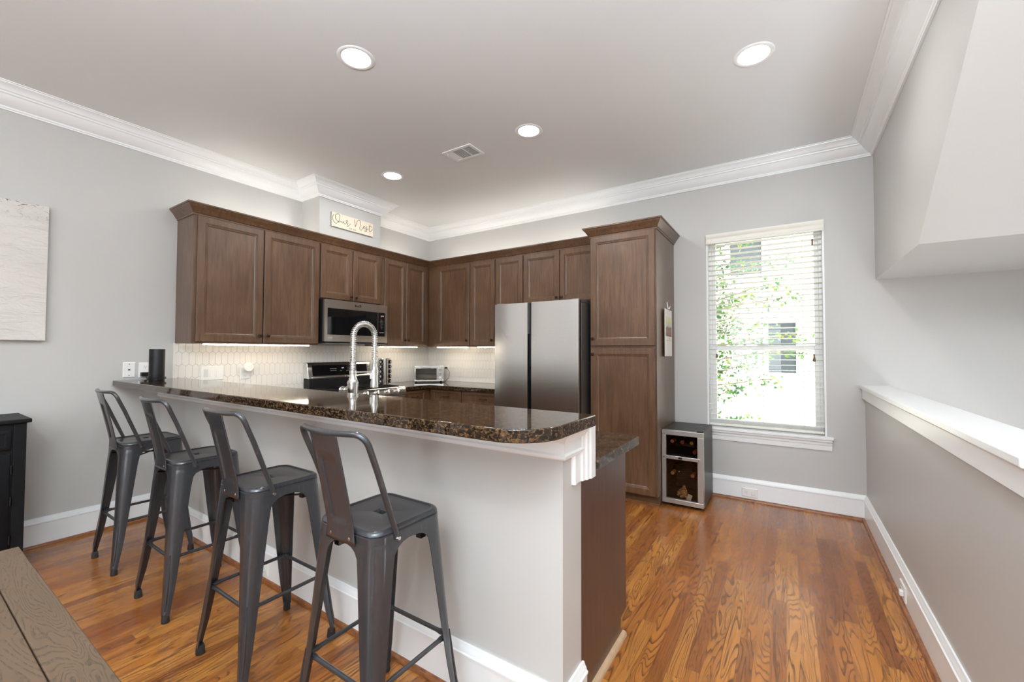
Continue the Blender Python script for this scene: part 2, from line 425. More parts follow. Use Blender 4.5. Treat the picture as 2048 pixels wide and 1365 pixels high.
for i, path in enumerate(([(0, YB), (0, YP), (XP, YP), (XP, YP2)], [(3.2237, 0), (XH, 0), (XH, -2.665)])):
    struct(MB().sweep(shoe, path).build('trim_%d' % (i+2), M['shoe'], smooth=40))
# half wall cap and apron
struct(MB().sweep([(0, .928), (.019, .928), (.019, 1.005), (0, 1.005)], [(XH, 0), (XH, -2.665)]).build('trim_4', M['trim'], bevel=.002))
struct(MB().box(XH-.035, -2.685, 1.005, XH+.145, 0, 1.035).build('trim_5', M['trim'], bevel=.006, seg=3))
# trim under the raised bar and on its end
tp = [(0, .928), (.010, .928), (.016, .934), (.018, .944), (.012, .950), (.012, .985), (.018, .990), (.024, 1.004), (.036, 1.014), (.036, 1.027), (0, 1.027)]
struct(MB().sweep(tp, [(0, YP), (XP, YP), (XP, -2.80)]).build('trim_6', M['trim'], smooth=30))
ep = [(XP, -2.884), (XP+.008, -2.884), (XP+.013, -2.878), (XP+.013, -2.868), (XP+.009, -2.862), (XP+.009, -2.828), (XP+.016, -2.824), (XP+.018, -2.808), (XP+.024, -2.802), (XP+.024, -2.784), (XP+.030, -2.780), (XP+.030, -2.742), (XP, -2.742)]
struct(MB().prism(ep, 'z', .83, 1.027).build('trim_7', M['trim'], smooth=30))

# tile backsplash (elongated hexagons over grout)
def clip(poly, x0, x1, z0, z1):
    for ax, val, sg in ((0, x0, 1), (0, x1, -1), (1, z0, 1), (1, z1, -1)):
        out = []
        for i in range(len(poly)):
            a, c = poly[i-1], poly[i]; da, dc = (a[ax]-val)*sg, (c[ax]-val)*sg
            if (da >= 0) != (dc >= 0):
                t = da/(da-dc); out.append((a[0]+(c[0]-a[0])*t, a[1]+(c[1]-a[1])*t))
            if dc >= 0: out.append(c)
        poly = out
        if len(poly) < 3: return []
    return poly
def tiles(x0, x1, z0, z1, mapf, name, label):
    t = MB(); g = .0016; Wt, side, pt = .0479, .087, .018
    # x measured from x0, z anchored so that side tops fall at 1.264
    r = -6
    while True:
        zc = 1.264-side/2 + r*(side+pt); r += 1
        if zc > z1+.1: break
        if zc < z0-.1: continue
        off = (r % 2)*Wt/2
        k = -1
        while k*Wt < (x1-x0)+Wt:
            xc = x0+k*Wt+off; k += 1; a = Wt/2-g/2; s = side/2-g/3; p = side/2+pt-g*.6
            poly = [(xc-a, zc-s), (xc, zc-p), (xc+a, zc-s), (xc+a, zc+s), (xc, zc+p), (xc-a, zc+s)]
            poly = clip(poly, x0+.001, x1-.001, z0+.001, z1-.001)
            if len(poly) < 3: continue
            cx = sum(q[0] for q in poly)/len(poly); cz = sum(q[1] for q in poly)/len(poly)
            pin = [(cx+(q[0]-cx)*.94, cz+(q[1]-cz)*.97) for q in poly]
            t.loft([[mapf(q[0], .0045, q[1]) for q in poly], [mapf(q[0], .0072, q[1]) for q in poly], [mapf(q[0], .008, q[1]) for q in pin]], (False, True))
    root = thing(name, label, 'backsplash')
    t.build('tile_field', M['tile'], root, smooth=0)
    c = [mapf(x0, 0, z0), mapf(x1, .0055, z1)]
    MB().box(*c[0], *c[1]).build('grout', M['grout'], root, smooth=0)
    return root
tiles(-2.862, -.0, ZC, 1.346, lambda u, d, z: (d, u, z), 'tile_backsplash', 'white elongated hexagon tile backsplash behind the range, on the left wall')
tiles(.008, 1.73, ZC, 1.346, lambda u, d, z: (u, -d, z), 'tile_backsplash', 'white elongated hexagon tile backsplash behind the toaster oven, on the back wall')
struct(MB().box(0, -2.874, ZC, .011, -2.862, 1.346).build('trim_8', M['tile'], smooth=0))

# ------------------------------------------------------------------ window
wr = thing('window_1', 'white double hung window in the back wall', 'window', (0, 0, 0)); wr['kind'] = 'structure'
jt = MB()
jt.box(WX0, 0, WZ0, WX0+.012, .14, WZ1).box(WX1-.012, 0, WZ0, WX1, .14, WZ1).box(WX0, 0, WZ1-.012, WX1, .14, WZ1).box(WX0, 0, WZ0-.012, WX1, .14, WZ0)
jt.build('window_jamb', M['trim'], wr, smooth=0)
def frame(b, x0, x1, z0, z1, t, y0, y1):
    b.box(x0, y0, z0, x0+t, y1, z1).box(x1-t, y0, z0, x1, y1, z1).box(x0+t, y0, z0, x1-t, y1, z0+t).box(x0+t, y0, z1-t, x1-t, y1, z1); return b
frame(MB(), WX0+.012, WX1-.012, WZ0, WZ1-.012, .022, .085, .14).build('window_frame', M['trim'], wr, bevel=.002)
frame(MB(), WX0+.034, WX1-.034, 1.30, WZ1-.034, .03, .115, .135).build('upper_sash', M['trim'], wr, bevel=.003)
frame(MB(), WX0+.034, WX1-.034, WZ0+.022, 1.345, .035, .088, .112).box(WX0+.0345, .0875, WZ0+.0225, WX1-.0345, .1125, WZ0+.075).build('lower_sash', M['trim'], wr, bevel=.003)
MB().box(WX0+.06, .124, 1.33, WX1-.06, .126, WZ1-.06).build('upper_pane', M['glass'], wr, smooth=0)
MB().box(WX0+.06, .099, WZ0+.07, WX1-.06, .101, 1.31).build('lower_pane', M['glass'], wr, smooth=0)
MB().box(3.90, .082, 1.345, 3.99, .105, 1.357).build('sash_lock', M['trim'], wr, bevel=.002)
MB().box(WX0-.045, -.045, WZ0-.012, WX1+.042, .0, WZ0+.012).box(WX0, 0, WZ0-.012, WX1, .09, WZ0+.012).build('window_sill', M['trim'], wr, bevel=.005, seg=3)
ap = [(0, .500), (.010, .500), (.012, .512), (.014, .540), (.020, .545), (.022, .562), (.034, .572), (.036, .588), (0, .588)]
MB().sweep(ap, [(WX0-.035, 0), (WX1+.032, 0)]).build('window_apron', M['trim'], wr, smooth=30)

# ------------------------------------------------------------------ blind
bl = thing('window_blind', 'white two inch slat blind with open slats hanging in the window', 'blind', (0, 0, 0))
vp = [(0, 2.272), (.030, 2.272), (.032, 2.285), (.026, 2.292), (.026, 2.318), (.034, 2.328), (.040, 2.345), (.040, 2.355), (0, 2.355)]
MB().sweep(vp, [(WX0+.003, 0), (WX1-.003, 0)]).build('valance', M['slat'], bl, smooth=30)
MB().box(WX0+.02, .005, 2.30, WX1-.02, .055, 2.345).build('headrail', M['slat'], bl)
pitch = .0452; z = 2.262; sm = None
while z > .665:
    if sm is None:
        ring = []
        for k in range(7):
            t = -1+2*k/6; ring.append((t*.025, .0022*(1-t*t)))
        poly = ring+[(p[0], p[1]-.0028) for p in ring[::-1]]
        sm = MB().prism(poly, 'x', WX0+.014, WX1-.014).xf(Matrix.Identity(4)).build('slat', M['slat'], bl, smooth=30)
        so = sm
    else:
        so = sm.copy(); C.objects.link(so)
    so.location = (0, .032, z); so.rotation_euler = (R(-7), 0, 0)
    z -= pitch
MB().box(WX0+.014, .010, .624, WX1-.014, .056, .643).build('bottom_rail', M['slat'], bl, bevel=.004)
for x in (3.66, 3.945, 4.235):
    MB().tube([(x, .006, 2.28), (x, .006, .63)], .0011, 5).tube([(x, .058, 2.28), (x, .058, .63)], .0011, 5).build('ladder_cord', M['slat'], bl)
MB().tube([(4.305, -.004, 2.28), (4.305, -.004, 1.27)], .0007, 5).build('lift_cord', M['slat'], bl)
MB().lathe([(.003, 2.215), (.006, 2.205), (.006, 2.170), (.003, 2.162)], (4.305, -.006, 0), n=12).build('cord_joiner', M['tassel'], bl)
MB().lathe([(.002, 1.272), (.006, 1.268), (.005, 1.252), (.010, 1.225), (.011, 1.212), (.002, 1.208)], (4.306, -.006, 0), n=14).build('tassel', M['tassel'], bl)
MB().lathe([(.002, 1.272), (.006, 1.268), (.005, 1.262), (.009, 1.245), (.010, 1.235), (.002, 1.232)], (3.590, -.006, 0), n=14).build('tassel', M['tassel'], bl)

# ------------------------------------------------------------------ wall cabinets
def knob(x, y, z, parent, name='knob'):
    b = MB().cyl((x, y, z), (x, y-.014, z), .005, .0045, 10)
    b2 = [(x-.012, y-.014, z-.012), (x+.012, y-.014, z-.012), (x+.012, y-.014, z+.012), (x-.012, y-.014, z+.012)]
    s = .012
    rings = []
    for d, q in ((.013, .008), (.017, .012), (.023, .013), (.027, .009)):
        rings.append([(x-q, y-d, z-q), (x+q, y-d, z-q), (x+q, y-d, z+q), (x-q, y-d, z+q)])
    b.loft(rings)
    return b.build(name, M['bronze'], parent, bevel=.002)
DOOR = [(.0, .02), (0, .003), (.003, 0), (.050, 0), (.052, .003), (.056, .0035), (.059, .007), (.064, .0075), (.072, .0115), (.076, .0115)]
def door(x0, z0, x1, z1, y, parent, name='door', mat=None, rings=DOOR):
    return MB().panel(x0, z0, x1, z1, y-.02, rings).build(name, mat or M['cab'], parent, smooth=20)
def carcass(x0, x1, d, z0, z1, parent, toe=0, mat=None):
    b = MB()
    if toe: b.box(x0, -d, z0+toe, x1, -.001, z1).box(x0, -d+.06, z0, x1, -.001, z0+toe)
    else: b.box(x0, -d, z0, x1, -.001, z1)
    return b.build('carcass', mat or M['cab'], parent, bevel=.0015)
ZU, ZT = 1.346, 2.365
TOPD = 2.335
def wall_cab(label, loc, rz, W, doors, d=.311, z0=ZU, knobs=(), fill=()):
    t = thing('wall_cabinet', label, 'cabinet', loc, rz, None)
    carcass(0, W, d, z0, ZT, t)
    ds = []
    for a, c in doors: ds.append(door(a, z0+.008, c, TOPD, -d, t))
    for k, (i, x, zz) in enumerate(knobs):
        kn = knob(x, -d-.02, zz, ds[i])
    return t
KZ = 1.415
y0 = -2.8624
wall_cab('wide two door brown wall cabinet beside the bare left wall, lit strip beneath it', (0, y0, 0), R(90), 1.038, [(.024, .512), (.522, 1.032)], knobs=[(0, .484, KZ), (1, .553, KZ)])
wall_cab('short two door brown cabinet directly above the microwave', (0, -1.823, 0), R(90), .776, [(.010, .366), (.376, .728)], z0=1.800, knobs=[(0, .340, 1.845), (1, .402, 1.845)])
wall_cab('two narrow door brown wall cabinet between the microwave and the room corner', (0, -1.046, 0), R(90), .715, [(.012, .332), (.338, .662)], knobs=[(0, .305, KZ), (1, .365, KZ)])
wall_cab('single door brown wall cabinet on the back wall nearest the corner', (0, 0, 0), 0, .983, [(.462, .978)], knobs=[(0, .950, KZ)])
wall_cab('narrow single door brown wall cabinet, second from the corner on the back wall', (.984, 0, 0), 0, .366, [(.005, .361)], knobs=[(0, .333, KZ)])
wall_cab('brown wall cabinet whose lower part is hidden behind the refrigerator left door', (1.351, 0, 0), 0, .374, [(.006, .368)], knobs=[(0, .340, KZ)])
wall_cab('short two door brown cabinet above the refrigerator', (1.726, 0, 0), 0, .906, [(.006, .438), (.445, .890)], z0=1.795, knobs=[(0, .412, 1.845), (1, .470, 1.845)])
cc = [(0, 2.338), (.006, 2.338), (.007, 2.350), (.014, 2.354), (.020, 2.366), (.034, 2.388), (.048, 2.404), (.050, 2.410), (.056, 2.412), (.056, 2.424), (0, 2.424)]
tag(MB().sweep(cc, [(.001, -2.8624), (.313, -2.8624), (.313, -.313), (2.638, -.313)]).build('cabinet_crown_moulding', M['cab'], smooth=30), 'brown crown moulding running along the tops of the wall cabinets', 'moulding')

# pantry
PX0, PX1 = 2.640, 3.2237
pt = thing('pantry_cabinet', 'tall brown pantry cabinet standing between refrigerator and window', 'cabinet', (0, 0, 0))
MB().box(PX0, -.649, .09, PX1, -.002, 2.36).box(PX0, -.585, 0, PX1, -.002, .09).build('carcass', M['cab'], pt, bevel=.0015)
d1 = door(PX0+.008, 1.338, PX1-.010, 2.312, -.649, pt); d2 = door(PX0+.008, .098, PX1-.010, 1.318, -.649, pt)
knob(PX0+.034, -.669, 1.402, d1); knob(PX0+.034, -.669, 1.262, d2)
pc = [(a, z-.026) for a, z in cc]
MB().sweep(pc, [(PX0, -.372), (PX0, -.651), (PX1, -.651), (PX1, -.002)]).build('crown_moulding', M['cab'], pt, smooth=30)
MB().sweep([(0, 0), (.014, 0), (.012, .012), (.004, .018), (0, .018)], [(PX0, -.585), (PX1, -.585)]).build('toe_strip', M['shoe'], pt, smooth=30)

# ------------------------------------------------------------------ base cabinets
def pull(x, y, z, parent):
    b = MB().tube([(x-.045, y, z), (x-.043, y-.018, z), (x-.03, y-.026, z), (x+.03, y-.026, z), (x+.043, y-.018, z), (x+.045, y, z)], [.006, .005, .004, .004, .005, .006], 8)
    return b.build('pull', M['bronze'], parent)
DR = [(.0, .02), (0, .003), (.003, 0), (.026, 0), (.028, .003), (.032, .0035), (.036, .008), (.040, .008)]
def base_cab(label, loc, rz, W, cols, d=.60, drawers=True, top=ZC-.04):
    t = thing('base_cabinet', label, 'cabinet', loc, rz)
    carcass(0, W, d, 0, top, t, toe=.10)
    for a, c in cols:
        if drawers:
            q = door(a, top-.150, c, top-.012, -d, t, 'drawer', rings=DR); pull((a+c)/2, -d-.02, top-.081, q)
            q = door(a, .11, c, top-.160, -d, t); knob(c-.03, -d-.02, top-.20, q)
        else:
            q = door(a, .11, c, top-.012, -d, t); knob(c-.03, -d-.02, top-.06, q)
    return t
base_cab('brown base cabinet with a drawer, between the range and the corner', (.003, -1.030, 0), R(90), 1.02, [(.008, .355)])
base_cab('brown base cabinet on the back wall with the smaller drawer, nearest the corner', (.625, 0, 0), 0, .480, [(.045, .472)])
base_cab('brown base cabinet with the wider drawer beside the refrigerator', (1.107, 0, 0), 0, .600, [(.008, .594)])
base_cab('brown base cabinet between the peninsula and the range', (.003, -2.235, 0), R(90), .430, [(.01, .42)])
# peninsula cabinet
pn = thing('peninsula_cabinet', 'dark brown base cabinet of the peninsula with a plain end panel', 'cabinet', (0, 0, 0))
MB().box(.65, YP2+.002, .10, 3.464, -2.252, ZC-.04).box(.65, YP2+.002, 0, 3.464, -2.33, .10).build('carcass', M['cab'], pn)
MB().prism([(YP2+.002, 0), (-2.325, 0), (-2.325, .088), (-2.252, .098), (-2.252, ZC-.041), (YP2+.002, ZC-.041)], 'x', 3.4645, 3.480).build('end_panel', M['panel'], pn, bevel=.001)
for k in range(6):
    a = .70+k*.46
    q = MB().panel(-(a+.452), .10, -a, ZC-.05, 0, [(.0, .0), (0, -.017), (.003, -.02), (.050, -.02), (.056, -.0165), (.072, -.0085), (.076, -.0085)]).xf(Matrix.Rotation(R(180), 4, 'Z')).xf(Matrix.Translation((0, -2.252, 0))).build('door', M['cab'], pn, smooth=20)
tag(MB().sweep([(0, 0), (.020, 0), (.018, .012), (.010, .019), (0, .020)], [(3.480, YP2+.02), (3.480, -2.30)]).build('quarter_round_strip', M['rawoak'], smooth=40), 'pale worn oak strip on the floor along the peninsula end panel', 'strip')

# ------------------------------------------------------------------ countertops
def slab(poly, z0, z1, name, label, bev=.004):
    return tag(MB().prism(poly, 'z', z0, z1).build(name, M['granite'], bevel=bev, seg=3, smooth=40), label, 'countertop')
rp = [(.001, -3.2292)]; r_ = .15
for k in range(13):
    a = R(-90+90*k/12); rp.append((3.562-r_+r_*math.cos(a), -3.2292+r_+r_*math.sin(a)))
rp += [(3.562, -2.8201), (.001, -2.8201)]
slab(rp, 1.027, 1.067, 'bar_countertop', 'raised brown granite bar top with one rounded corner above the stools')
SX0, SX1, SY0, SY1 = 1.70, 2.42, -2.62, -2.36
b = MB().box(.65, -2.803, ZC-.04, SX0, -2.238, ZC).box(SX1, -2.803, ZC-.04, 3.496, -2.238, ZC).box(3.496, -2.741, ZC-.04, 3.5404, -2.238, ZC).box(SX0, -2.803, ZC-.04, SX1, SY0, ZC).box(SX0, SY1, ZC-.04, SX1, -2.238, ZC)
tag(b.build('peninsula_countertop', M['granite'], smooth=0), 'lower brown granite counter on the kitchen side of the peninsula', 'countertop')
slab([(.009, -2.803), (.649, -2.803), (.649, -1.802), (.009, -1.802)], ZC-.04, ZC, 'wall_countertop', 'brown granite counter left of the range, behind the raised bar')
slab([(.009, -1.030), (.645, -1.030), (.645, -.645), (1.715, -.645), (1.715, -.009), (.009, -.009)], ZC-.04, ZC, 'corner_countertop', 'L shaped brown granite counter in the corner, right of the range')
sk = thing('sink', 'steel undermount sink set in the lower peninsula counter', 'sink', (0, 0, 0))
b = MB()
o1 = [(SX0, SY0), (SX1, SY0), (SX1, SY1), (SX0, SY1)]
b.loft([[(x, y, ZC-.042) for x, y in o1], [(x+(.01 if x == SX0 else -.01), y+(.01 if y == SY0 else -.01), ZC-.20) for x, y in o1]], (False, True))
b.build('basin', M['steel'], sk); MB().cyl((2.06, -2.49, ZC-.199), (2.06, -2.49, ZC-.195), .04).build('drain', M['chrome'], sk)

# ------------------------------------------------------------------ bar stools
def make_stool():
    st = thing('bar_stool', 'x', 'bar stool', (0, 0, 0), 0, None)
    # local: back of the stool is -y
    N = 7
    b = MB(); rings = [rsq(.148, .148, .050, .683, N), rsq(.151, .151, .050, .684, N), rsq(.150, .150, .050, .716, N), rsq(.147, .147, .049, .718, N), rsq(.147, .147, .048, .721, N), rsq(.149, .149, .049, .723, N),
             rsq(.147, .147, .048, .730, N), rsq(.141, .141, .045, .7355, N), rsq(.133, .133, .04, .736, N), rsq(.129, .129, .038, .7318, N), rsq(.127, .127, .037, .7315, N), rsq(.10, .10, .035, .7315, N)]
    def slot(hx, hy, z):
        out = []
        for p in rsq(.10, .10, .035, z, N):
            a = math.atan2(p[1], p[0]); c, s_ = math.cos(a), math.sin(a)
            e = (abs(c/hx)**4+abs(s_/hy)**4)**(-.25); out.append((c*e, s_*e, z))
        return out
    rings += [slot(.039, .018, .7315), slot(.038, .017, .7312), slot(.036, .015, .728), slot(.036, .015, .712), slot(.040, .019, .712)]
    rings += [rsq(.12, .12, .04, .712, N), rsq(.145, .145, .048, .712, N), rsq(.148, .148, .050, .683, N)]
    b.loft(rings, (False, False)); b.build('seat', M['gun'], st, smooth=50)
    # legs
    prof = [(.700, .150, .150, .050), (.684, .152, .132, .050), (.678, .1525, .108, .050), (.668, .153, .092, .050), (.650, .154, .080, .050), (.600, .1575, .074, .048), (.50, .1635, .066, .044), (.40, .1695, .058, .040),
            (.30, .176, .050, .035), (.20, .183, .042, .029), (.13, .189, .036, .024), (.09, .193, .031, .020), (.055, .197, .028, .017), (.03, .199, .026, .016)]
    def leg(sx, sy):
        rings = []
        for z, a, wd, r in prof:
            wd = min(wd, a)
            r = min(r, wd*.85); out = []; n = 7
            out.append((a-wd, a)); out.append((a-wd*.5-r*.5, a))
            for k in range(n+1):
                t = R(90-90*k/n); out.append((a-r+r*math.cos(t), a-r+r*math.sin(t)))
            out.append((a, a-wd*.5-r*.5)); out.append((a, a-wd))
            th = .0035; ri = max(r-th, .004); inn = [(a-th, a-wd)]
            inn.append((a-th, a-wd*.5-r*.5))
            for k in range(n+1):
                t = R(90*k/n); inn.append((a-th-ri+ri*math.cos(t), a-th-ri+ri*math.sin(t)))
            inn.append((a-wd*.5-r*.5, a-th)); inn.append((a-wd, a-th))
            rings.append([(sx*x, sy*y, z) for x, y in out+inn])
        lg = MB().loft(rings).build('leg', M['gun'], st, smooth=45)
        # pressed ridge and rivet on the outer corner
        c = math.cos(R(45)); pr = []
        for z, a, wd, r in prof:
            if .05 < z < .31: q = a-r+r*c+.0005; pr.append((sx*q, sy*q, z))
        rs = [.003]+[.0065]*(len(pr)-2)+[.003]
        MB().tube(pr, rs, 8).build('ridge', M['gun'], lg)
        a = .203
        foot = [[(sx*(a-.017+.026*s*x), sy*(a-.017+.026*s*y), z) for x, y in ((-.62, -.62), (.1, -.72), (.42, -.55), (.60, -.2), (.55, .3), (.3, .55), (-.2, .60), (-.55, .42), (-.72, .1))] for z, s in ((0, .88), (.004, .95), (.03, .86), (.040, .76))]
        MB().loft(foot).build('foot_cap', M['rubber'], lg, smooth=60)
    for sx, sy in ((1, 1), (-1, 1), (1, -1), (-1, -1)): leg(sx, sy)
    # footrest rails
    q = .176
    for s in (-1, 1):
        for ax in (0, 1):
            pts = [(-q+.02, .03), (-q+.045, 0), (q-.045, 0), (q-.02, .03)]
            b = MB(); L = q-.012
            def P(t, o): return (t, s*(q-.016)+0*o, .283) if ax == 0 else (s*(q-.016), t, .283)
            b.tube([P(-L, 0), P(-L+.03, 0), P(-L+.05, 0), P(L-.05, 0), P(L-.03, 0), P(L, 0)], [.0045, .010, .0075, .0075, .010, .0045], 10)
            b.build('footrest', M['gun'], st)
    # under-seat braces
    b = MB(); z = .645
    b.tube([(-.13, -.13, z), (.13, .13, z)], .0045, 8).tube([(-.13, .13, z-.009), (.13, -.13, z-.009)], .0045, 8)
    for sx in (-1, 1):
        for sy in (-1, 1): b.box(sx*.095-.012, sy*.095-.012, z-.012, sx*.095+.012, sy*.095+.012, z+.006)
    b.build('cross_brace', M['gun'], st)
    # back rail
    def bez(p0, p1, p2, n=6): return [p0*(1-t)**2+p1*2*t*(1-t)+p2*t*t for t in [k/n for k in range(n+1)]]
    V = Vector; right = [V((.1515, -.066, .700)), V((.1525, -.070, .722))]
    right += [V((.156, -.108, .82)), V((.160, -.150, .93))]
    cor = bez(V((.163, -.178, .995)), V((.167, -.194, 1.038)), V((.130, -.206, 1.043)))
    mid = [V((x, -.206-.020*(1-(x/.13)**2), 1.043-.002*(1-(x/.13)**2))) for x in (.09, .045, 0, -.045, -.09)]
    pts = right+cor+mid+[V((-p.x, p.y, p.z)) for p in (right+cor)[::-1]]
    b = MB().tube(pts, [.0085]*2+[.0095]*(len(pts)-4)+[.0085]*2, 12)
    b.build('back_rail', M['gun'], st, smooth=60)
    for s in (-1, 1): MB().cyl((s*.150, -.066, .703), (s*.166, -.066, .703), .0085, .006, 8).build('rail_bolt', M['chrome'], st)
    # splat
    rows = 30; cols = 22; rg = []
    for j in range(rows+1):
        t = j/rows; z = .690+(1.040-.690)*t
        hw = .0665+.006*max(0, 1-t*7)**1.5
        yb = -.1535-(.1515-.150) if z < .735 else -.155-(.066)*((z-.735)/.305)**1.1
        row = []
        for i in range(cols+1):
            u = -1+2*i/cols; x = u*hw
            e = .006*(1 if (abs(x) < .040 and .18 < t < .80) else 0)
            row.append((x, yb-.003+e-(.002*(1-u*u)), z))
        rg.append(row)
    b = MB().loft(rg, closed=False)
    sp = b.build('splat', M['gun'], st, smooth=30); sd = sp.modifiers.new('thick', 'SOLIDIFY'); sd.thickness = .003
    for s in (-1, 1): MB().lathe([(.0075, -.163), (.0075, -.1595), (.006, -.164), (.003, -.1655)], (s*.046, .002, .706), 'y', 10).build('splat_bolt', M['chrome'], sp)
    return st
s0 = make_stool()
stools = [(.700, -3.227, 0, 'dark gunmetal metal bar stool farthest from the camera, nearest the left wall'),
          (1.462, -3.227, 0, 'dark gunmetal metal bar stool, second from the left wall'),
          (2.207, -3.225, 0, 'dark gunmetal metal bar stool, third from the left wall and second nearest the camera'),
          (2.940, -3.225, 0, 'dark gunmetal metal bar stool nearest the camera, at the rounded end of the bar')]
allst = [s0]+[copy_tree(s0) for _ in range(3)]
for o, (x, y, a, l) in zip(allst, stools):
    o.location = (x, y, 0); o.rotation_euler = (0, 0, a); tag(o, l, 'bar stool', 'metal stools along the bar')

# ------------------------------------------------------------------ refrigerator
fr = thing('refrigerator', 'stainless steel two door refrigerator between the corner counter and the pantry', 'refrigerator', (0, 0, 0))
FX0, FX1 = 1.738, 2.622
MB().box(FX0+.004, -.800, .03, FX1-.004, -.03, 1.722).build('body', M['steelgrey'], fr, bevel=.004)
MB().box(FX0+.02, -.80, 0, FX1-.02, -.05, .03).build('foot_plinth', M['black'], fr)
def fdoor(x0, x1, dark):
    n = 14; w_ = x1-x0; pl = []
    for k in range(n+1):
        t = k/n; pl.append((x0+w_*t, -.868-.010*(1-(2*t-1)**2)))
    poly = pl+[(x1, -.862), (x1, -.845), (x0, -.845), (x0, -.862)]
    d = MB().prism(poly, 'z', .06, 1.740).build('door', M['steel'], fr, smooth=30)
    MB().box(x0+.001, -.845, .055, x1-.001, -.805, 1.738).build('door_liner', M['black'], d)
    MB().box(x0, -.866, 1.7395, x1, -.845, 1.7425).build('door_top_trim', M['chrome'], d)
    return d
dl = fdoor(FX0, 2.108, True); dr = fdoor(2.150, FX1-.002, True)
MB().box(2.108, -.850, .06, 2.150, -.806, 1.739).build('handle_recess', M['blackgloss'], fr)
MB().box(2.104, -.8675, .75, 2.112, -.848, 1.45).build('recessed_grip', M['black'], fr, bevel=.003)
MB().box(FX1-.075, -.845, 1.722, FX1-.006, -.60, 1.752).build('hinge_cover', M['steelgrey'], fr, bevel=.004)
MB().box(FX0+.006, -.845, 1.722, FX0+.075, -.60, 1.752).build('hinge_cover', M['steelgrey'], fr, bevel=.004)

# ------------------------------------------------------------------ microwave
mw = thing('microwave_oven', 'stainless over the range microwave with black glass window', 'microwave', (.001, -1.820, 0), R(90))
MB().box(.003, -.372, 1.366, .757, -.01, 1.792).build('body', M['black'], mw, bevel=.003)
MB().box(.002, -.399, 1.381, .757, -.372, 1.789).build('side_edge', M['steelgrey'], mw)
mf = MB()
def holed(b, x0, x1, z0, z1, hx0, hx1, hz0, hz1, y0, y1):
    return b.box(x0, y0, z0, x1, y1, hz0).box(x0, y0, hz1, x1, y1, z1).box(x0, y0, hz0, hx0, y1, hz1).box(hx1, y0, hz0, x1, y1, hz1)
md = holed(MB(), .001, .630, 1.379, 1.790, .031, .6305, 1.446, 1.706, -.408, -.399).build('door', M['bronzesteel'], mw)
MB().box(.031, -.405, 1.446, .630, -.400, 1.706).build('door_window', M['blackgloss'], md, smooth=0)
cp = holed(MB(), .6315, .757, 1.379, 1.790, .6310, .724, 1.446, 1.706, -.408, -.399).build('control_panel', M['bronzesteel'], mw)
MB().box(.6315, -.405, 1.446, .724, -.400, 1.706).build('control_glass', M['blackgloss'], cp, smooth=0)
MB().box(.724, -.4095, 1.446, .730, -.400, 1.706).build('bright_edge', M['chrome'], cp)
MB().box(.340, -.4095, 1.742, .412, -.4075, 1.764).build('badge', M['black'], md, bevel=.001)
text('badge_lettering', 'MAYTAG', .013, M['digits'], md, front(.376, -.410, 1.753))
text('corner_lettering', '10 YEAR', .015, M['white'], md, front(.058, -.4085, 1.416))
MB().box(.036, -.4087, 1.404, .080, -.408, 1.406).build('lettering_underline', M['white'], md)
text('clock_digits', '2:14', .022, M['reddig'], cp, front(.690, -.4055, 1.668))
rows = ['123', '456', '789', '-0-', '+++', 'ooo', '===']
for k, rw in enumerate(('A B C', 'D E F', 'G H K', '1 2 3', '4 5 6', '7 8 9', '- 0 -')):
    text('key_marks', rw.replace(' ', '   '), .010, M['digits'], cp, front(.682, -.4055, 1.628-.0162*k))
text('key_marks', 'CANCEL START', .0085, M['digits'], cp, front(.682, -.4055, 1.488))
MB().box(.02, -.395, 1.358, .74, -.02, 1.366).build('vent_grille', M['steelgrey'], mw)
MB().box(.50, -.398, 1.350, .60, -.36, 1.358).build('grease_filter_tab', M['black'], mw)

# ------------------------------------------------------------------ range
rg = thing('range', 'stainless slide in electric range with knobs and a black control backguard', 'stove', (.012, -1.795, 0), R(90))
MB().box(.002, -.64, .03, .756, -.01, .880).build('body', M['steelgrey'], rg)
MB().prism([(-.01, .88), (-.115, .88), (-.105, 1.008), (-.01, 1.008)], 'x', .004, .752).build('backguard_vent', M['black'], rg)
bg = MB().prism([(-.01, 1.008), (-.108, 1.004), (-.096, 1.012), (-.070, 1.155), (-.060, 1.168), (-.035, 1.172), (-.01, 1.168)], 'x', 0, .757).build('backguard', M['chrome'], rg, bevel=.004)
def slope(x0, x1, z0, z1, off):
    f = lambda z: -.096+(z-1.012)/(1.155-1.012)*.026-off
    return MB().loft([[(x0, f(z0), z0), (x1, f(z0), z0), (x1, f(z1), z1), (x0, f(z1), z1)], [(x0, f(z0)-.001, z0), (x1, f(z0)-.001, z0), (x1, f(z1)-.001, z1), (x0, f(z1)-.001, z1)]])
slope(.048, .710, 1.030, 1.140, .0005).build('control_glass', M['blackgloss'], bg, smooth=0)
TILT = Matrix.Rotation(R(-10), 4, 'X')
def stext(body, size, x, z, mat=None):
    y = -.096+(z-1.012)/.143*.026-.0022
    text('panel_marks', body, size, mat or M['digits'], bg, Matrix.Translation((x, y, z)) @ Matrix.Rotation(R(80), 4, 'X'))
stext('BAKE  BROIL  WARM', .008, .285, 1.100); stext('CLEAN  KEEP  TIMER', .008, .285, 1.080); stext('1  2  3', .010, .470, 1.122); stext('4  5  6', .010, .470, 1.106); stext('7  8  9', .010, .470, 1.090); stext('START  0  OFF', .009, .470, 1.074)
stext('2:14', .016, .400, 1.106, M['bluedig']); stext('OVEN', .008, .375, 1.076)
MB().box(.002, -.640, .880, .754, -.112, .897).build('cooktop', M['blackgloss'], rg, bevel=.003)
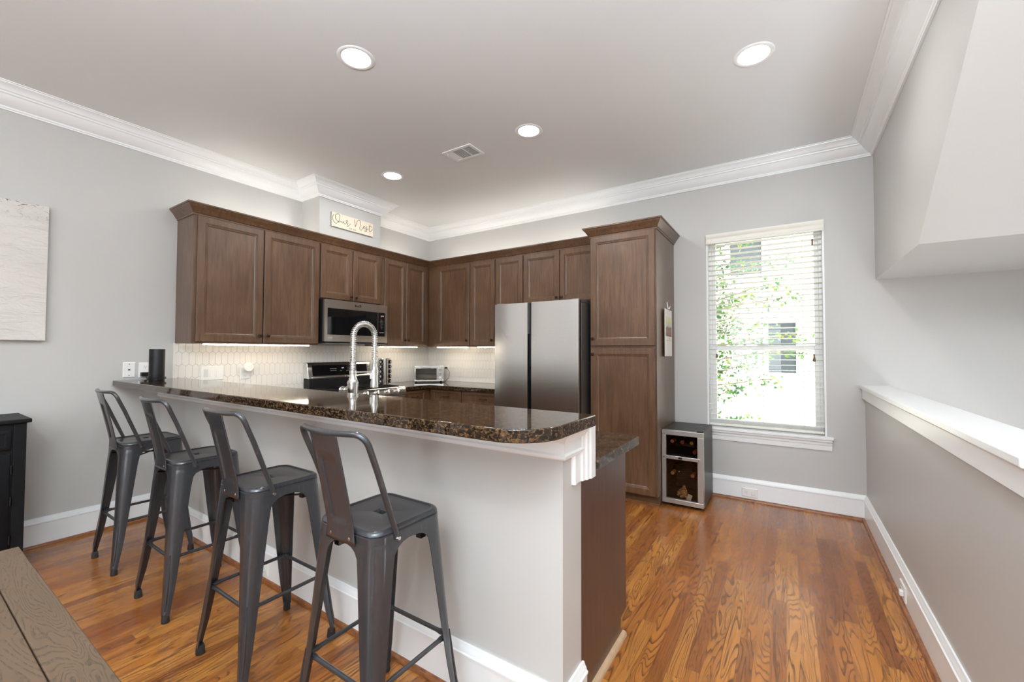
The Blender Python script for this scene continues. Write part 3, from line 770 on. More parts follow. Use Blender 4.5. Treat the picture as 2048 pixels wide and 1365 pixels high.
for i in range(3):
    x0 = .03+i*.235; b = MB(); x1 = x0+.225
    b.box(x0, -.60, .905, x1, -.588, .917).box(x0, -.16, .905, x1, -.148, .917).box(x0, -.60, .905, x0+.012, -.148, .917).box(x1-.012, -.60, .905, x1, -.148, .917)
    b.box(x0, -.38, .906, x1, -.368, .916).box((x0+x1)/2-.006, -.60, .906, (x0+x1)/2+.006, -.148, .916)
    for xx in (x0, x1-.012):
        for yy in (-.60, -.16): b.box(xx, yy, .896, xx+.012, yy+.012, .906)
    b.build('grate', M['black'], rg, bevel=.002)
pn_ = MB().prism([(-.640, .828), (-.688, .828), (-.690, .838), (-.668, .900), (-.655, .908), (-.640, .908)], 'x', 0, .757).build('knob_panel', M['chrome'], rg, bevel=.003)
for yy in (-1.165, -1.290, -1.419, -1.546, -1.672):
    x = yy+1.795-.005; ang = R(20)
    def kn(d, q): return (x, -.678-d*math.cos(ang)+0, .868+d*math.sin(ang))
    MB().tube([kn(0, 0), kn(.006, 0), kn(.007, 0), kn(.028, 0), kn(.034, 0)], [.029, .029, .023, .021, .016], 20).build('control_knob', M['chrome'], pn_, smooth=40)
    MB().box(-.004, -.012, -.018, .004, 0, .018).xf(Matrix.Translation(kn(.030, 0)) @ Matrix.Rotation(ang*-1, 4, 'X')).build('knob_grip', M['chrome'], pn_, bevel=.002)
od = MB().box(.004, -.668, .17, .752, -.641, .815).build('oven_door', M['steel'], rg, bevel=.004)
MB().box(.10, -.670, .30, .656, -.668, .62).build('oven_window', M['blackgloss'], od)
MB().tube([(.03, -.668, .775), (.03, -.71, .780), (.05, -.722, .782), (.70, -.722, .782), (.727, -.71, .780), (.727, -.668, .775)], .012, 12).build('oven_handle', M['chrome'], od)
MB().box(.004, -.660, .03, .752, -.641, .165).build('drawer', M['steel'], rg, bevel=.003)

# ------------------------------------------------------------------ faucet
fa = thing('kitchen_faucet', 'brushed nickel pull down faucet with exposed spring coil', 'faucet', (2.057, -2.700, ZC))
z0 = ZC
MB().lathe([(.001, 0), (.031, 0), (.031, .006), (.026, .010), (.022, .03), (.022, .050), (.0245, .062), (.030, .068), (.031, .072), (.031, .080), (.029, .083), (.029, .205), (.031, .207), (.031, .214), (.027, .220), (.019, .238), (.018, .262), (.020, .264), (.020, .280), (.018, .281)], n=32).build('body', M['frost'], fa, smooth=30)
b = MB().lathe([(.0165, .281)]+[((.0178 if k % 2 else .0165), .283+k*.0035) for k in range(16)]+[(.0165, .338), (.001, .338)], n=24)
b.build('ribbed_collar', M['frost'], fa, smooth=25)
ha = MB().lathe([(.020, -.028), (.020, -.050), (.022, -.052), (.022, -.058), (.020, -.060), (.020, -.092), (.022, -.094), (.022, -.100), (.015, -.104), (.001, -.104)], (0, 0, .165), 'x', 24).build('handle', M['frost'], fa, smooth=30)
path = [Vector((0, 0, .335+k*.01)) for k in range(15)]
rad = .074
for k in range(1, 25):
    a = math.pi*k/24; path.append(Vector((0, rad-rad*math.cos(a), .475+rad*math.sin(a))))
for k in range(1, 14): path.append(Vector((0, 2*rad, .475-k*.01)))
MB().tube(path, .0095, 12).build('hose', M['frost'], fa, smooth=60)
# spring
def along(ts):
    L = [0]
    for i in range(1, len(path)): L.append(L[-1]+(path[i]-path[i-1]).length)
    out = []
    for t in ts:
        d = t*L[-1]; i = 1
        while i < len(path)-1 and L[i] < d: i += 1
        f = (d-L[i-1])/(L[i]-L[i-1]); p = path[i-1].lerp(path[i], f); out.append((p, (path[min(i+1, len(path)-1)]-path[i-1]).normalized()))
    return out
turns = 46; per = 14; coil = []
for k, (p, t) in enumerate(along([k/(turns*per) for k in range(turns*per+1)])):
    n1 = Vector((1, 0, 0)); n2 = t.cross(n1); a = 2*math.pi*k/per
    coil.append(p+(n1*math.cos(a)+n2*math.sin(a))*.0165)
MB().tube(coil, .0021, 6).build('spring_coil', M['chrome'], fa, smooth=60)
hd = MB().lathe([(.001, .350), (.018, .350), (.018, .342), (.011, .340), (.011, .315), (.014, .313), (.014, .300), (.018, .298), (.0200, .28), (.0200, .215), (.022, .200), (.0225, .188), (.023, .176), (.020, .172), (.001, .172)], (0, 2*rad, 0), n=28).build('spray_head', M['frost'], fa, smooth=30)
MB().box(-.006, 2*rad-.030, .225, .006, 2*rad-.014, .275).build('spray_button', M['white'], hd, bevel=.003)
b = MB().box(-.007, .015, .266, .007, 2*rad-.016, .274)
b.lathe([(.0185, .262), (.024, .262), (.024, .278), (.0185, .278), (.0185, .262)], (0, 2*rad, 0), n=24)
b.build('holder_arm', M['frost'], fa)

# ------------------------------------------------------------------ spice rack and jars
ZK = ZC
SRX, SRY = .145, -.885
srk = thing('spice_rack', 'round chrome spice carousel on the counter right of the range', 'spice rack', (SRX, SRY, ZK))
MB().lathe([(.001, 0), (.082, 0), (.082, .008), (.075, .012), (.001, .012)], n=36).build('base', M['chrome'], srk)
MB().lathe([(.001, .300), (.074, .300), (.074, .308), (.001, .310)], n=36).build('top_plate', M['chrome'], srk)
for az in (-20, 70, 160, 250):
    a = R(az); b = MB()
    pts = [(math.cos(a+R(d))*.070, math.sin(a+R(d))*.070) for d in (-22, -15, -8, 0, 8, 15, 22)]
    pts2 = [(x*.95, y*.95) for x, y in pts[::-1]]
    b.prism(pts+pts2, 'z', .012, .300).build('side_panel', M['chrome'], srk, smooth=40)
MB().cyl((0, 0, .012), (0, 0, .300), .012).build('centre_post', M['black'], srk)
M['spice'] = plain('ground_spice', sr(120, 70, 40), .8, noise=.4, scale=60)
for ci, (az, cname) in enumerate(((-65, 'left'), (25, 'right'))):
    for k in range(5):
        a = R(az); zz = ZK+.042+k*.0565
        Mx = Matrix.Translation((SRX, SRY, zz)) @ Matrix.Rotation(a, 4, 'Z')
        j = thing('spice_jar', 'spice jar with black lid, %s row of the %s column of the carousel' % (['bottom', 'fourth', 'middle', 'second', 'top'][k], cname), 'jar', tuple(Mx.translation), a, 'spice jars in the carousel')
        MB().lathe([(.001, .022), (.019, .022), (.021, .026), (.021, .064), (.017, .068)], (0, 0, 0), 'x', 16).build('jar_glass', M['spice'], j)
        MB().lathe([(.022, .068), (.0235, .070), (.0235, .084), (.021, .087), (.001, .087)], (0, 0, 0), 'x', 16).build('lid', M['black'], j)
        MB().lathe([(.010, .0872), (.013, .0876), (.010, .0878)], (0, 0, 0), 'x', 12).build('lid_mark', M['digits'], j)

# ------------------------------------------------------------------ toaster oven
to = thing('toaster_oven', 'small silver toaster oven standing diagonally in the corner of the counter', 'toaster oven', (.236, -.486, ZK), R(44))
Wt_, Ht, Dt = .362, .19, .235
b = MB(); y0_ = 0
holed(MB(), 0, Wt_, .015, .015+Ht, .018, .272, .035, .175, 0, .012).build('front_frame', M['steel'], to, bevel=.002)
b = MB().box(0, .012, .015, Wt_, Dt, .020).box(0, .012, .200, Wt_, Dt, .205).box(0, .012, .02, .005, Dt, .2).box(.275, .012, .02, Wt_, Dt, .2).box(.005, Dt-.005, .02, .275, Dt, .2)
b.build('shell', M['whitegrey'], to, bevel=.002)
MB().box(.018, .004, .035, .272, .007, .175).build('glass_door', M['smoke'], to, smooth=0)
MB().tube([(.085, -.001, .180), (.085, -.022, .186), (.195, -.022, .186), (.195, -.001, .180)], .005, 8).build('door_handle', M['chrome'], to)
b = MB()
for k in range(12): b.tube([(.01+k*.0235, .02, .105), (.01+k*.0235, .22, .105)], .0015, 5)
b.tube([(.006, .02, .105), (.272, .02, .105)], .0025, 5).build('wire_rack', M['chrome'], to)
MB().box(.015, .015, .045, .268, .21, .052).build('tray', M['chrome'], to)
for zz, r in ((.165, .017), (.115, .012)):
    MB().lathe([(.001, -.020), (r*.85, -.020), (r, -.014), (r, 0), (.001, 0)], (.318, 0, zz), 'y', 20).build('dial', M['chrome'], to, smooth=35)
MB().box(.300, -.003, .050, .336, 0, .075).build('start_button', M['white'], to, bevel=.001)
text('button_mark', 'ON', .010, M['digits'], to, front(.318, -.0035, .0625))
for x in (.02, .33):
    for y in (.02, .2): MB().cyl((x, y, 0), (x, y, .015), .012, n=12).build('foot', M['black'], to)
# cord and plug of the toaster, its outlet
MTO = Matrix.Translation((.236, -.486, ZK)) @ Matrix.Rotation(R(44), 4, 'Z')
MB().tube([(.352, -.046, 1.069), (.40, -.06, 1.06), (.47, -.10, 1.02), (.50, -.14, .95), (.50, -.22, .901), (.44, -.38, .899), (.33, -.48, .899), (.29, -.52, .899), (.27, -.49, .899)], .0032, 6).xf(MTO.inverted()).build('cord', M['black'], to, smooth=60)
def plate_h(name, label, loc, rz, W, H, kind, parent_rot=None):
    t = thing(name, label, 'wall plate', loc, rz)
    MB().loft([[(-W/2, 0, -H/2), (W/2, 0, -H/2), (W/2, 0, H/2), (-W/2, 0, H/2)], [(-W/2, -.003, -H/2), (W/2, -.003, -H/2), (W/2, -.003, H/2), (-W/2, -.003, H/2)], [(-W/2+.004, -.006, -H/2+.004), (W/2-.004, -.006, -H/2+.004), (W/2-.004, -.006, H/2-.004), (-W/2+.004, -.006, H/2-.004)]]).build('cover_plate', M['white'], t, smooth=20)
    return t
def sock(t, x, z, vert=True):
    "one receptacle face; if not vert the slots lie sideways"
    p = MB().box(x-.014, -.0075, z-.014, x+.014, -.006, z+.014).build('socket_face', M['white'], t, bevel=.001)
    for dx, dz in ((-.006, .003), (.006, .003)):
        a, c = (dx, dz) if vert else (dz, dx)
        hx, hz = (.0009, .004) if vert else (.004, .0009)
        MB().box(x+a-hx, -.0079, z+c-hz, x+a+hx, -.0074, z+c+hz).build('slot', M['black'], p, smooth=0)
    a, c = (0, -.007) if vert else (-.007, 0)
    MB().cyl((x+a, -.0074, z+c), (x+a, -.0079, z+c), .0022, n=10).build('ground_hole', M['black'], p, smooth=0)
t = plate_h('wall_outlet', 'white outlet on the tiled back wall beside the toaster oven', (.350, -.008, 1.045), 0, .075, .117, 0); sock(t, 0, .024); sock(t, 0, -.024)
tag(MB().loft([rsq(.012, .012, .004, 0), rsq(.011, .011, .004, .028)]).xf(Matrix.Translation((.350, -.0175, 1.069)) @ Matrix.Rotation(R(90), 4, 'X')).build('power_plug', M['black']), 'black plug of the toaster oven pushed in the tiled wall outlet', 'plug')
t = plate_h('phone_plate', 'white phone jack plate on the bare left wall above the bar end', (0, -3.140, 1.142), R(90), .070, .114, 0)
for z in (.042, -.042): MB().cyl((0, -.006, z), (0, -.0072, z), .003, n=10).build('screw', M['chrome'], t)
MB().box(-.008, -.0065, -.007, .008, -.0058, .007).build('jack_opening', M['digits'], t); MB().box(-.005, -.0072, -.004, .005, -.0064, .004).build('jack', M['black'], t)
t = plate_h('wall_outlet', 'white outlet on the left wall with the black adapter plugged in it', (0, -3.046, 1.137), R(90), .076, .114, 0); sock(t, 0, .024); sock(t, 0, -.024)
tag(MB().loft([rsq(.026, .0155, .004, .0085), rsq(.026, .0155, .004, .042), rsq(.024, .0135, .004, .045)]).xf(Matrix.Translation((0, -3.050, 1.105)) @ Matrix.Rotation(R(90), 4, 'Z') @ Matrix.Rotation(R(90), 4, 'X')).build('power_adapter', M['black'], smooth=30), 'black power adapter plugged in the left wall outlet beside the black cylinder', 'adapter')
sw = plate_h('switch_plate', 'white three gang switch plate on the tiles behind the bar', (.008, -2.600, 1.095), R(90), .166, .120, 0)
MB().box(-.062, -.008, -.034, -.030, -.006, .034).build('blank_insert', M['whitegrey'], sw, bevel=.001)
for x in (0, .046):
    MB().loft([[(x-.016, -.006, -.033), (x+.016, -.006, -.033), (x+.016, -.006, .033), (x-.016, -.006, .033)], [(x-.016, -.011, -.033), (x+.016, -.011, -.033), (x+.016, -.0065, .033), (x-.016, -.0065, .033)]]).build('rocker', M['white'], sw, bevel=.0008)
t = plate_h('wall_outlet', 'white outlet on the left wall tiles, under the round plug in device', (.008, -2.338, 1.088), R(90), .076, .114, 0); sock(t, 0, -.024)
pk = thing('plug_in_device', 'round white plug in speaker on the tiles left of the range', 'speaker', (.0155, -2.330, 1.140), R(90))
MB().lathe([(.001, -.0), (.020, -.0), (.022, -.018), (.038, -.028), (.043, -.036), (.043, -.046), (.038, -.052), (.001, -.053)], (0, 0, 0), 'y', 32).build('housing', M['white'], pk, smooth=40)
MB().lathe([(.001, -.0535), (.003, -.0535), (.003, -.053), (.001, -.053)], (.020, 0, .012), 'y', 10).build('button', M['digits'], pk)

# black cylinder on the bar
cy = thing('cylinder_device', 'black cylindrical device with a coiled cord on the bar end by the left wall', 'device', (.290, -3.060, 1.067))
MB().lathe([(.001, 0), (.044, 0), (.046, .002), (.046, .226), (.0445, .229), (.041, .229), (.040, .222), (.001, .222)], n=40).build('casing', M['black'], cy, smooth=30)
cp_ = []
for k in range(3*24+1):
    a = 2*math.pi*k/24; cp_.append((.290+.0525*math.cos(a)+.004, -3.06+.0525*math.sin(a), 1.0715+.009*k/24+.001*math.sin(a*2)))
MB().tube([(.047, -3.05, 1.094), (.05, -3.05, 1.078), (.10, -3.055, 1.0705), (.18, -3.09, 1.0705), (.24, -3.115, 1.0705)]+cp_[16:], .0027, 6).xf(Matrix.Translation((-.290, 3.060, -1.067))).build('coiled_cord', M['black'], cy, smooth=60)

# baseboard outlets
t = plate_h('wall_outlet', 'white sideways outlet in the baseboard under the window', (3.838, -.018, .072), 0, .120, .074, 0); sock(t, -.024, 0, False); MB().box(.012, -.012, -.015, .040, -.006, .015).build('plug_cover', M['white'], t, bevel=.002)
t = plate_h('wall_outlet', 'white sideways outlet in the baseboard of the low right wall', (XH-.018, -1.300, .072), R(-90), .120, .074, 0); sock(t, -.024, 0, False); MB().box(.012, -.022, -.013, .038, -.006, .013).build('plug_cover', M['white'], t, bevel=.002)
t = plate_h('wall_outlet', 'white sideways outlet in the peninsula baseboard between two bar stools', (1.640, YP-.018, .072), 0, .120, .074, 0); sock(t, -.024, 0, False); MB().box(.012, -.016, -.013, .038, -.006, .013).build('plug_cover', M['white'], t, bevel=.002)

# ------------------------------------------------------------------ sign
sg = thing('wall_sign', 'cream wooden sign with brown script hanging on the chase above the cabinets', 'sign', (DJ, -1.703, 2.542), R(90))
M['signface'] = plain('cream_painted_sign', sr(236, 222, 200), .5, noise=.03, scale=10)
M['signedge'] = plain('grey_sign_edge', sr(196, 196, 194), .5)
M['ink'] = plain('brown_ink', sr(88, 68, 50), .6)
MB().box(0, -.018, 0, .503, -.001, .144).build('board', M['signedge'], sg)
MB().box(.001, -.0195, .001, .502, -.018, .143).build('face', M['signface'], sg)
ST = [[(0.024, 0.12), (0.013, 0.103), (0.01, 0.08), (0.015, 0.059), (0.026, 0.045), (0.04, 0.036), (0.054, 0.037), (0.069, 0.049), (0.08, 0.066), (0.088, 0.089), (0.09, 0.112), (0.086, 0.129), (0.075, 0.137), (0.061, 0.135), (0.046, 0.126), (0.039, 0.105), (0.042, 0.086), (0.052, 0.072), (0.067, 0.061), (0.081, 0.058), (0.095, 0.062), (0.106, 0.07)],
 [(0.106, 0.07), (0.111, 0.062), (0.118, 0.056), (0.126, 0.06), (0.136, 0.074), (0.138, 0.077), (0.137, 0.067), (0.143, 0.054), (0.152, 0.053), (0.165, 0.065), (0.175, 0.081), (0.183, 0.089), (0.182, 0.097), (0.173, 0.099), (0.164, 0.093), (0.164, 0.081), (0.175, 0.071), (0.183, 0.066), (0.181, 0.052), (0.175, 0.038), (0.181, 0.033), (0.192, 0.045), (0.221, 0.075)],
 [(0.262, 0.126), (0.267, 0.1), (0.272, 0.07), (0.274, 0.055), (0.282, 0.078), (0.292, 0.109), (0.306, 0.131), (0.321, 0.138), (0.333, 0.134), (0.339, 0.114), (0.335, 0.081), (0.331, 0.054), (0.336, 0.038), (0.347, 0.037), (0.357, 0.049), (0.369, 0.066)],
 [(0.369, 0.065), (0.385, 0.079), (0.391, 0.089), (0.385, 0.091), (0.377, 0.079), (0.379, 0.066), (0.391, 0.066), (0.407, 0.078), (0.418, 0.094)],
 [(0.418, 0.094), (0.413, 0.082), (0.42, 0.071), (0.42, 0.052), (0.412, 0.039), (0.399, 0.038), (0.395, 0.046), (0.404, 0.055), (0.423, 0.065), (0.442, 0.074)],
 [(0.459, 0.126), (0.453, 0.1), (0.45, 0.073), (0.452, 0.051), (0.461, 0.045), (0.477, 0.061), (0.493, 0.082)], [(0.444, 0.108), (0.464, 0.107), (0.485, 0.106)]]
def catmull(P, n=5):
    P = [Vector((x, -.020, z)) for x, z in P]; out = []
    for i in range(len(P)-1):
        a, b_, c, d = P[max(i-1, 0)], P[i], P[i+1], P[min(i+2, len(P)-1)]
        for k in range(n):
            t = k/n; out.append(.5*((2*b_)+(c-a)*t+(2*a-5*b_+4*c-d)*t*t+(3*b_-a-3*c+d)*t**3))
    return out+[P[-1]]
b = MB()
for s in ST: b.tube(catmull(s), .0023, 6)
b.build('script_lettering', M['ink'], sg, smooth=60)
text('small_lettering', 'EST 2018', .021, M['ink'], sg, front(.245, -.0197, .020))

# ------------------------------------------------------------------ painting
pa = thing('canvas_painting', 'large pale textured canvas painting on the left wall', 'painting', (0, -3.573, 0))
MB().box(.002, -1.35, 1.349, .040, 0, 2.236).build('canvas', M['canvas'], pa, bevel=.003)

# ------------------------------------------------------------------ black sideboard
sb = thing('sideboard', 'black painted wooden sideboard against the left wall at the photo edge', 'sideboard', (0, -3.690, 0), R(90))
# local x runs toward +Y, so the piece extends to negative x
L_ = 1.40
MB().box(-L_, -.405, .862, .018, -.002, .886).build('top', M['blackwood'], sb, bevel=.006, seg=3)
MB().box(-L_+.01, -.380, .06, 0, -.04, .862).build('case', M['blackwood'], sb, bevel=.002)
for x in (-.05, -L_+.01): MB().box(x, -.388, 0, x+.05, -.34, .862).build('corner_post', M['blackwood'], sb, bevel=.003)
for k in range(3):
    x1 = -.060-k*.43; x0 = x1-.41
    DP = [(.0, .014), (0, .002), (.002, 0), (.004, 0)]
    MB().panel(x0, .715, x1, .825, -.392, [(.0, .012), (0, .002), (.004, 0), (.020, 0), (.024, .003)]).build('drawer', M['blackwood'], sb)
    d_ = MB().panel(x0, .08, x1, .690, -.392, [(.0, .012), (0, .002), (.003, 0), (.055, 0), (.060, .006), (.075, .006), (.085, .002)]).build('door', M['blackwood'], sb)
    for zz in (.20, .42, .60): MB().cyl((x1+.004, -.394, zz-.025), (x1+.004, -.394, zz+.025), .004, n=8).build('hinge', M['black'], d_)

# ------------------------------------------------------------------ dining table
tb = thing('dining_table', 'rustic brown plank table with a breadboard end, in the lower left corner', 'table', (2.391, -3.975, 0))
pk_ = MB()
ys = [0, -.064, -.27, -.48, -.69, -.90]
for i in range(len(ys)-1):
    a, c = ys[i], ys[i+1]
    p_ = MB().box(.0785, c+.0008, .722, 1.30, a-.0008, .760).build('plank', M['table'], tb, bevel=.002)
MB().box(0, -.90, .722, .0765, 0, .760).build('breadboard_end', M['table'], tb, bevel=.003)
MB().box(1.3015, -.90, .722, 1.38, 0, .760).build('breadboard_end', M['table'], tb, bevel=.003)
MB().box(.005, -.895, .716, 1.375, -.005, .724).build('underlayer', M['tabledark'], tb)
MB().box(.10, -.80, .63, 1.28, -.10, .716).build('apron', M['table'], tb)
for x in (.07, 1.22):
    for y in (-.13, -.83): MB().box(x, y, 0, x+.08, y+.08, .716).build('leg', M['table'], tb, bevel=.004)

# ------------------------------------------------------------------ ceiling lights, vent, LED strips
for (x, y, l) in ((2.105, -2.739, 'round recessed ceiling light at the left front, nearest the camera over the bar'), (3.985, -1.551, 'round recessed ceiling light at the right, toward the stairs side'),
                  (2.520, -1.538, 'round recessed ceiling light in the middle, right of the ceiling vent'), (1.028, -1.542, 'round recessed ceiling light nearest the range and wall chase'),
                  (2.1, -5.0, None), (4.0, -5.0, None), (2.1, -6.8, None), (4.0, -6.8, None)):
    t = thing('recessed_light', l or 'round recessed ceiling light behind the camera in the rear half of the room', 'ceiling light', (x, y, HC), 0, 'recessed ceiling lights')
    MB().lathe([(.076, -.001), (.082, -.004), (.098, -.004), (.103, 0), (.098, .0), (.076, .0)], n=40).build('trim_ring', M['trim'], t, smooth=40)
    MB().lathe([(.001, -.003), (.077, -.003), (.077, 0), (.001, 0)], n=40).build('diffuser', M['lamp'], t)
    ld = bpy.data.lights.new('downlight', 'AREA'); ld.shape = 'DISK'; ld.size = .14; ld.energy = DOWN_W; ld.color = (.98, .98, .97)
    lo = bpy.data.objects.new('downlight', ld); C.objects.link(lo); lo.parent = t; lo.location = (0, 0, -.006)
cv = thing('ceiling_vent', 'white rectangular louvred air vent in the ceiling', 'vent', (1.884, -1.536, HC))
VX, VY = .147, .098
frame(MB(), -VX, VX, -VY, VY, .026, -.007, 0).xf(Matrix.Rotation(R(90), 4, 'X')).build('vent_frame', M['trim'], cv, bevel=.002)
MB().box(-VX+.02, -VY+.02, -.001, VX-.02, VY-.02, 0).build('vent_backing', M['black'], cv)
for k in range(5):
    x = -.118+k*.0115
    MB().prism([(x, -.0065), (x+.0075, -.002), (x+.0085, -.002), (x+.001, -.0065)], 'y', -.07, .07).build('louvre', M['trim'], cv, smooth=0)
for xa, xb in ((-.056, .040), (.050, .121)):
    for k in range(11):
        yy = -VY+.031+k*.0131
        MB().box(xa, yy, -.0055, xb, yy+.0042, -.0035).build('louvre', M['whitegrey'], cv, smooth=0)
for x in (-.063, .045): MB().box(x-.004, -VY+.02, -.0065, x+.004, VY-.02, -.002).build('divider', M['trim'], cv)
MB().tube([(-.11, -.06, -.005), (-.112, -.065, -.022), (-.112, -.058, -.028)], .0025, 6).build('lever', M['trim'], cv)
for (a, c, ax, l) in ((-2.763, -1.877, 'y', 'lit under cabinet light strip beneath the widest left wall cabinet'), (-1.035, -.458, 'y', 'lit under cabinet light strip between the microwave and the corner'),
                      (.40, .899, 'x', 'lit under cabinet light strip on the back wall nearest the corner'), (1.044, 1.60, 'x', 'lit under cabinet light strip on the back wall beside the refrigerator')):
    m_ = (a+c)/2; h = (c-a)/2
    t = thing('light_strip', l, 'light strip', (.25, m_, ZU) if ax == 'y' else (m_, -.25, ZU), R(90) if ax == 'y' else 0, 'under cabinet light strips')
    MB().box(-h, -.012, -.006, h, .012, -.0005).build('housing', M['white'], t)
    MB().box(-h+.004, -.009, -.013, h-.004, .009, -.0062).build('diffuser', M['led'], t)

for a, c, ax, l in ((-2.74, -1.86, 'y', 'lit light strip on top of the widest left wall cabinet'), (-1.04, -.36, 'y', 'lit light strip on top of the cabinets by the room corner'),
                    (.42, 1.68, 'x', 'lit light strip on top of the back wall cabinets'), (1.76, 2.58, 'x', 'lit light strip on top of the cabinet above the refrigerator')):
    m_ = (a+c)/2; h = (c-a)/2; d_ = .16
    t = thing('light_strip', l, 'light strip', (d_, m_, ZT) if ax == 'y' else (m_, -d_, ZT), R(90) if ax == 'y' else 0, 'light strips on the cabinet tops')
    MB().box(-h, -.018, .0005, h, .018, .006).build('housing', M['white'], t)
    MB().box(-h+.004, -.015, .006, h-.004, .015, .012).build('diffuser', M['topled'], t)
for i_, (x_, y_) in enumerate(BOUNCE_SPOTS):  # bodies for the added fill lamps, out of view
    t = thing('added_bounce_lamp', 'white uplight added behind the camera to bounce fill off the ceiling, %s side' % ('stair', 'left wall')[i_], 'floor lamp', (x_, y_, 0))
    MB().lathe([(.001, 0), (.15, 0), (.15, .015), (.02, .03), (.001, .03)], n=32).build('base', M['white'], t, smooth=40)
    MB().cyl((0, 0, .03), (0, 0, 1.70), .012).build('pole', M['white'], t)
    MB().lathe([(.015, 1.70), (.12, 1.74), (.20, 1.83), (.195, 1.83), (.115, 1.75), (.015, 1.715)], n=36).build('bowl_shade', M['white'], t, smooth=50)

# ------------------------------------------------------------------ wine cooler
WXa, WXb, WYf, WH = 3.228, 3.552, -.530, .632
wc = thing('wine_cooler', 'small two zone wine cooler with silver framed glass door beside the pantry', 'wine cooler', (0, 0, 0))
b = MB().box(WXa, -.485, .02, WXa+.015, -.05, WH).box(WXb-.015, -.485, .02, WXb, -.05, WH).box(WXa+.015, -.485, .02, WXb-.015, -.05, .045).box(WXa+.015, -.485, WH-.02, WXb-.015, -.05, WH).box(WXa+.015, -.07, .045, WXb-.015, -.05, WH-.02).box(WXa+.015, -.485, .395, WXb-.015, -.07, .415)
b.build('body', M['cooler'], wc)
M['brownint'] = plain('dark_cooler_lining', sr(70, 46, 36), .5)
b = MB().box(WXa+.015, -.075, .045, WXb-.015, -.071, WH-.02).box(WXa+.0152, -.484, .045, WXa+.018, -.075, WH-.02).box(WXb-.018, -.484, .045, WXb-.0152, -.075, WH-.02).box(WXa+.018, -.484, .0455, WXb-.018, -.075, .048)
b.build('lining', M['brownint'], wc)
dr_ = holed(MB(), WXa, WXb, .028, WH, WXa+.032, WXb-.046, .066, .592, -.528, -.488).build('door_frame', M['alu'], wc, bevel=.003)
MB().box(WXa+.03, -.512, .06, WXb-.044, -.508, .60).build('door_glass', M['smoke'], dr_, smooth=0)
mb_ = MB().box(WXa+.012, -.540, .396, WXb-.024, -.528, .424).build('control_bar', M['alu'], dr_, bevel=.003)
MB().box(3.362, -.5412, .402, 3.392, -.5398, .418).build('display', M['black'], mb_)
for x in (3.300, 3.330, 3.415, 3.445): text('button_marks', 'o-', .010, M['digits'], mb_, front(x, -.5405, .410))
for x in (WXa+.020, WXb-.033): MB().cyl((x, -.540, .410), (x, -.542, .410), .0035, n=10).build('screw', M['black'], mb_)
MB().box(WXb-.05, -.52, WH, WXb-.004, -.49, WH+.008).build('hinge', M['black'], wc, bevel=.002)
for zz in (.500, .322, .232, .140):
    b = MB()
    for k in range(5):
        yy = -.46+k*.085
        b.tube([(WXa+.018+(WXb-WXa-.036)*q/16, yy, zz+(.008*math.cos(q*math.pi/4) if k else 0)) for q in range(17)], .0018, 5)
    b.tube([(WXa+.03, -.46, zz), (WXa+.03, -.09, zz)], .0018, 5).tube([(WXb-.03, -.46, zz), (WXb-.03, -.09, zz)], .0018, 5)
    b.build('wire_shelf', M['chrome'], wc)
M['bottle'] = plain('dark_green_glass', (.01, .02, .012), .08)
def bottle(x, z, col, label):
    t = thing('wine_bottle', label, 'bottle', (x, -.455, z), 0, 'wine bottles in the cooler')
    MB().lathe([(.001, .38), (.034, .38), (.0375, .372), (.0375, .18), (.030, .145), (.0145, .11), (.0135, .07), (.001, .07)], ax='y', n=20).build('glass_body', M['bottle'], t, smooth=50)
    MB().lathe([(.0145, .085), (.0150, .02), (.0158, .004), (.014, 0), (.001, 0)], ax='y', n=16).build('foil_cap', plain('foil_'+str(x)+str(z), col, .35, .3), t, smooth=40)
for x, z, col, l in ((3.297, .527, sr(186, 110, 80), 'wine bottle with copper cap, upper left in the wine cooler'), (3.376, .527, sr(150, 70, 72), 'wine bottle with dark red cap, upper middle in the wine cooler'),
                     (3.450, .527, sr(196, 150, 48), 'wine bottle with gold cap, upper right in the wine cooler'), (3.472, .458, sr(170, 62, 44), 'wine bottle with red cap, lowest of the cooler upper zone'),
                     (3.297, .258, sr(206, 160, 96), 'wine bottle with tan cap, lower left in the wine cooler'), (3.456, .258, sr(196, 128, 70), 'wine bottle with orange cap, lower right in the wine cooler')):
    if abs(z-.458) < .001: z = .4525
    bottle(x, z, col, l)
cb = thing('cork_bag', 'clear bag of wine corks with a paper tag at the cooler bottom', 'bag', (3.382, -.42, .0485))
random.seed(3)
for k in range(26):
    a = random.random()*6.28; rr_ = random.random()*.045; zz = .012+random.random()*.085*(1-rr_/.06)
    d = Vector((random.uniform(-1, 1), random.uniform(-1, 1), random.uniform(-.6, .6))).normalized()*.019
    c = Vector((rr_*math.cos(a), rr_*math.sin(a)*.6, zz+.006))
    if (c-d).z < .011: d.z = 0
    if (c-d).z < .011: c.z = .011
    MB().cyl(c-d, c+d, .0105, n=10).build('cork', M['cork'], cb)
MB().box(.02, -.045, .010, .055, -.043, .07).xf(Matrix.Rotation(R(18), 4, 'Y')).build('paper_tag', M['signface'], cb)
for x in (WXa+.03, WXb-.03):
    for y in (-.46, -.08): MB().cyl((x, y, 0), (x, y, .02), .012, n=12).build('foot', M['black'], wc)

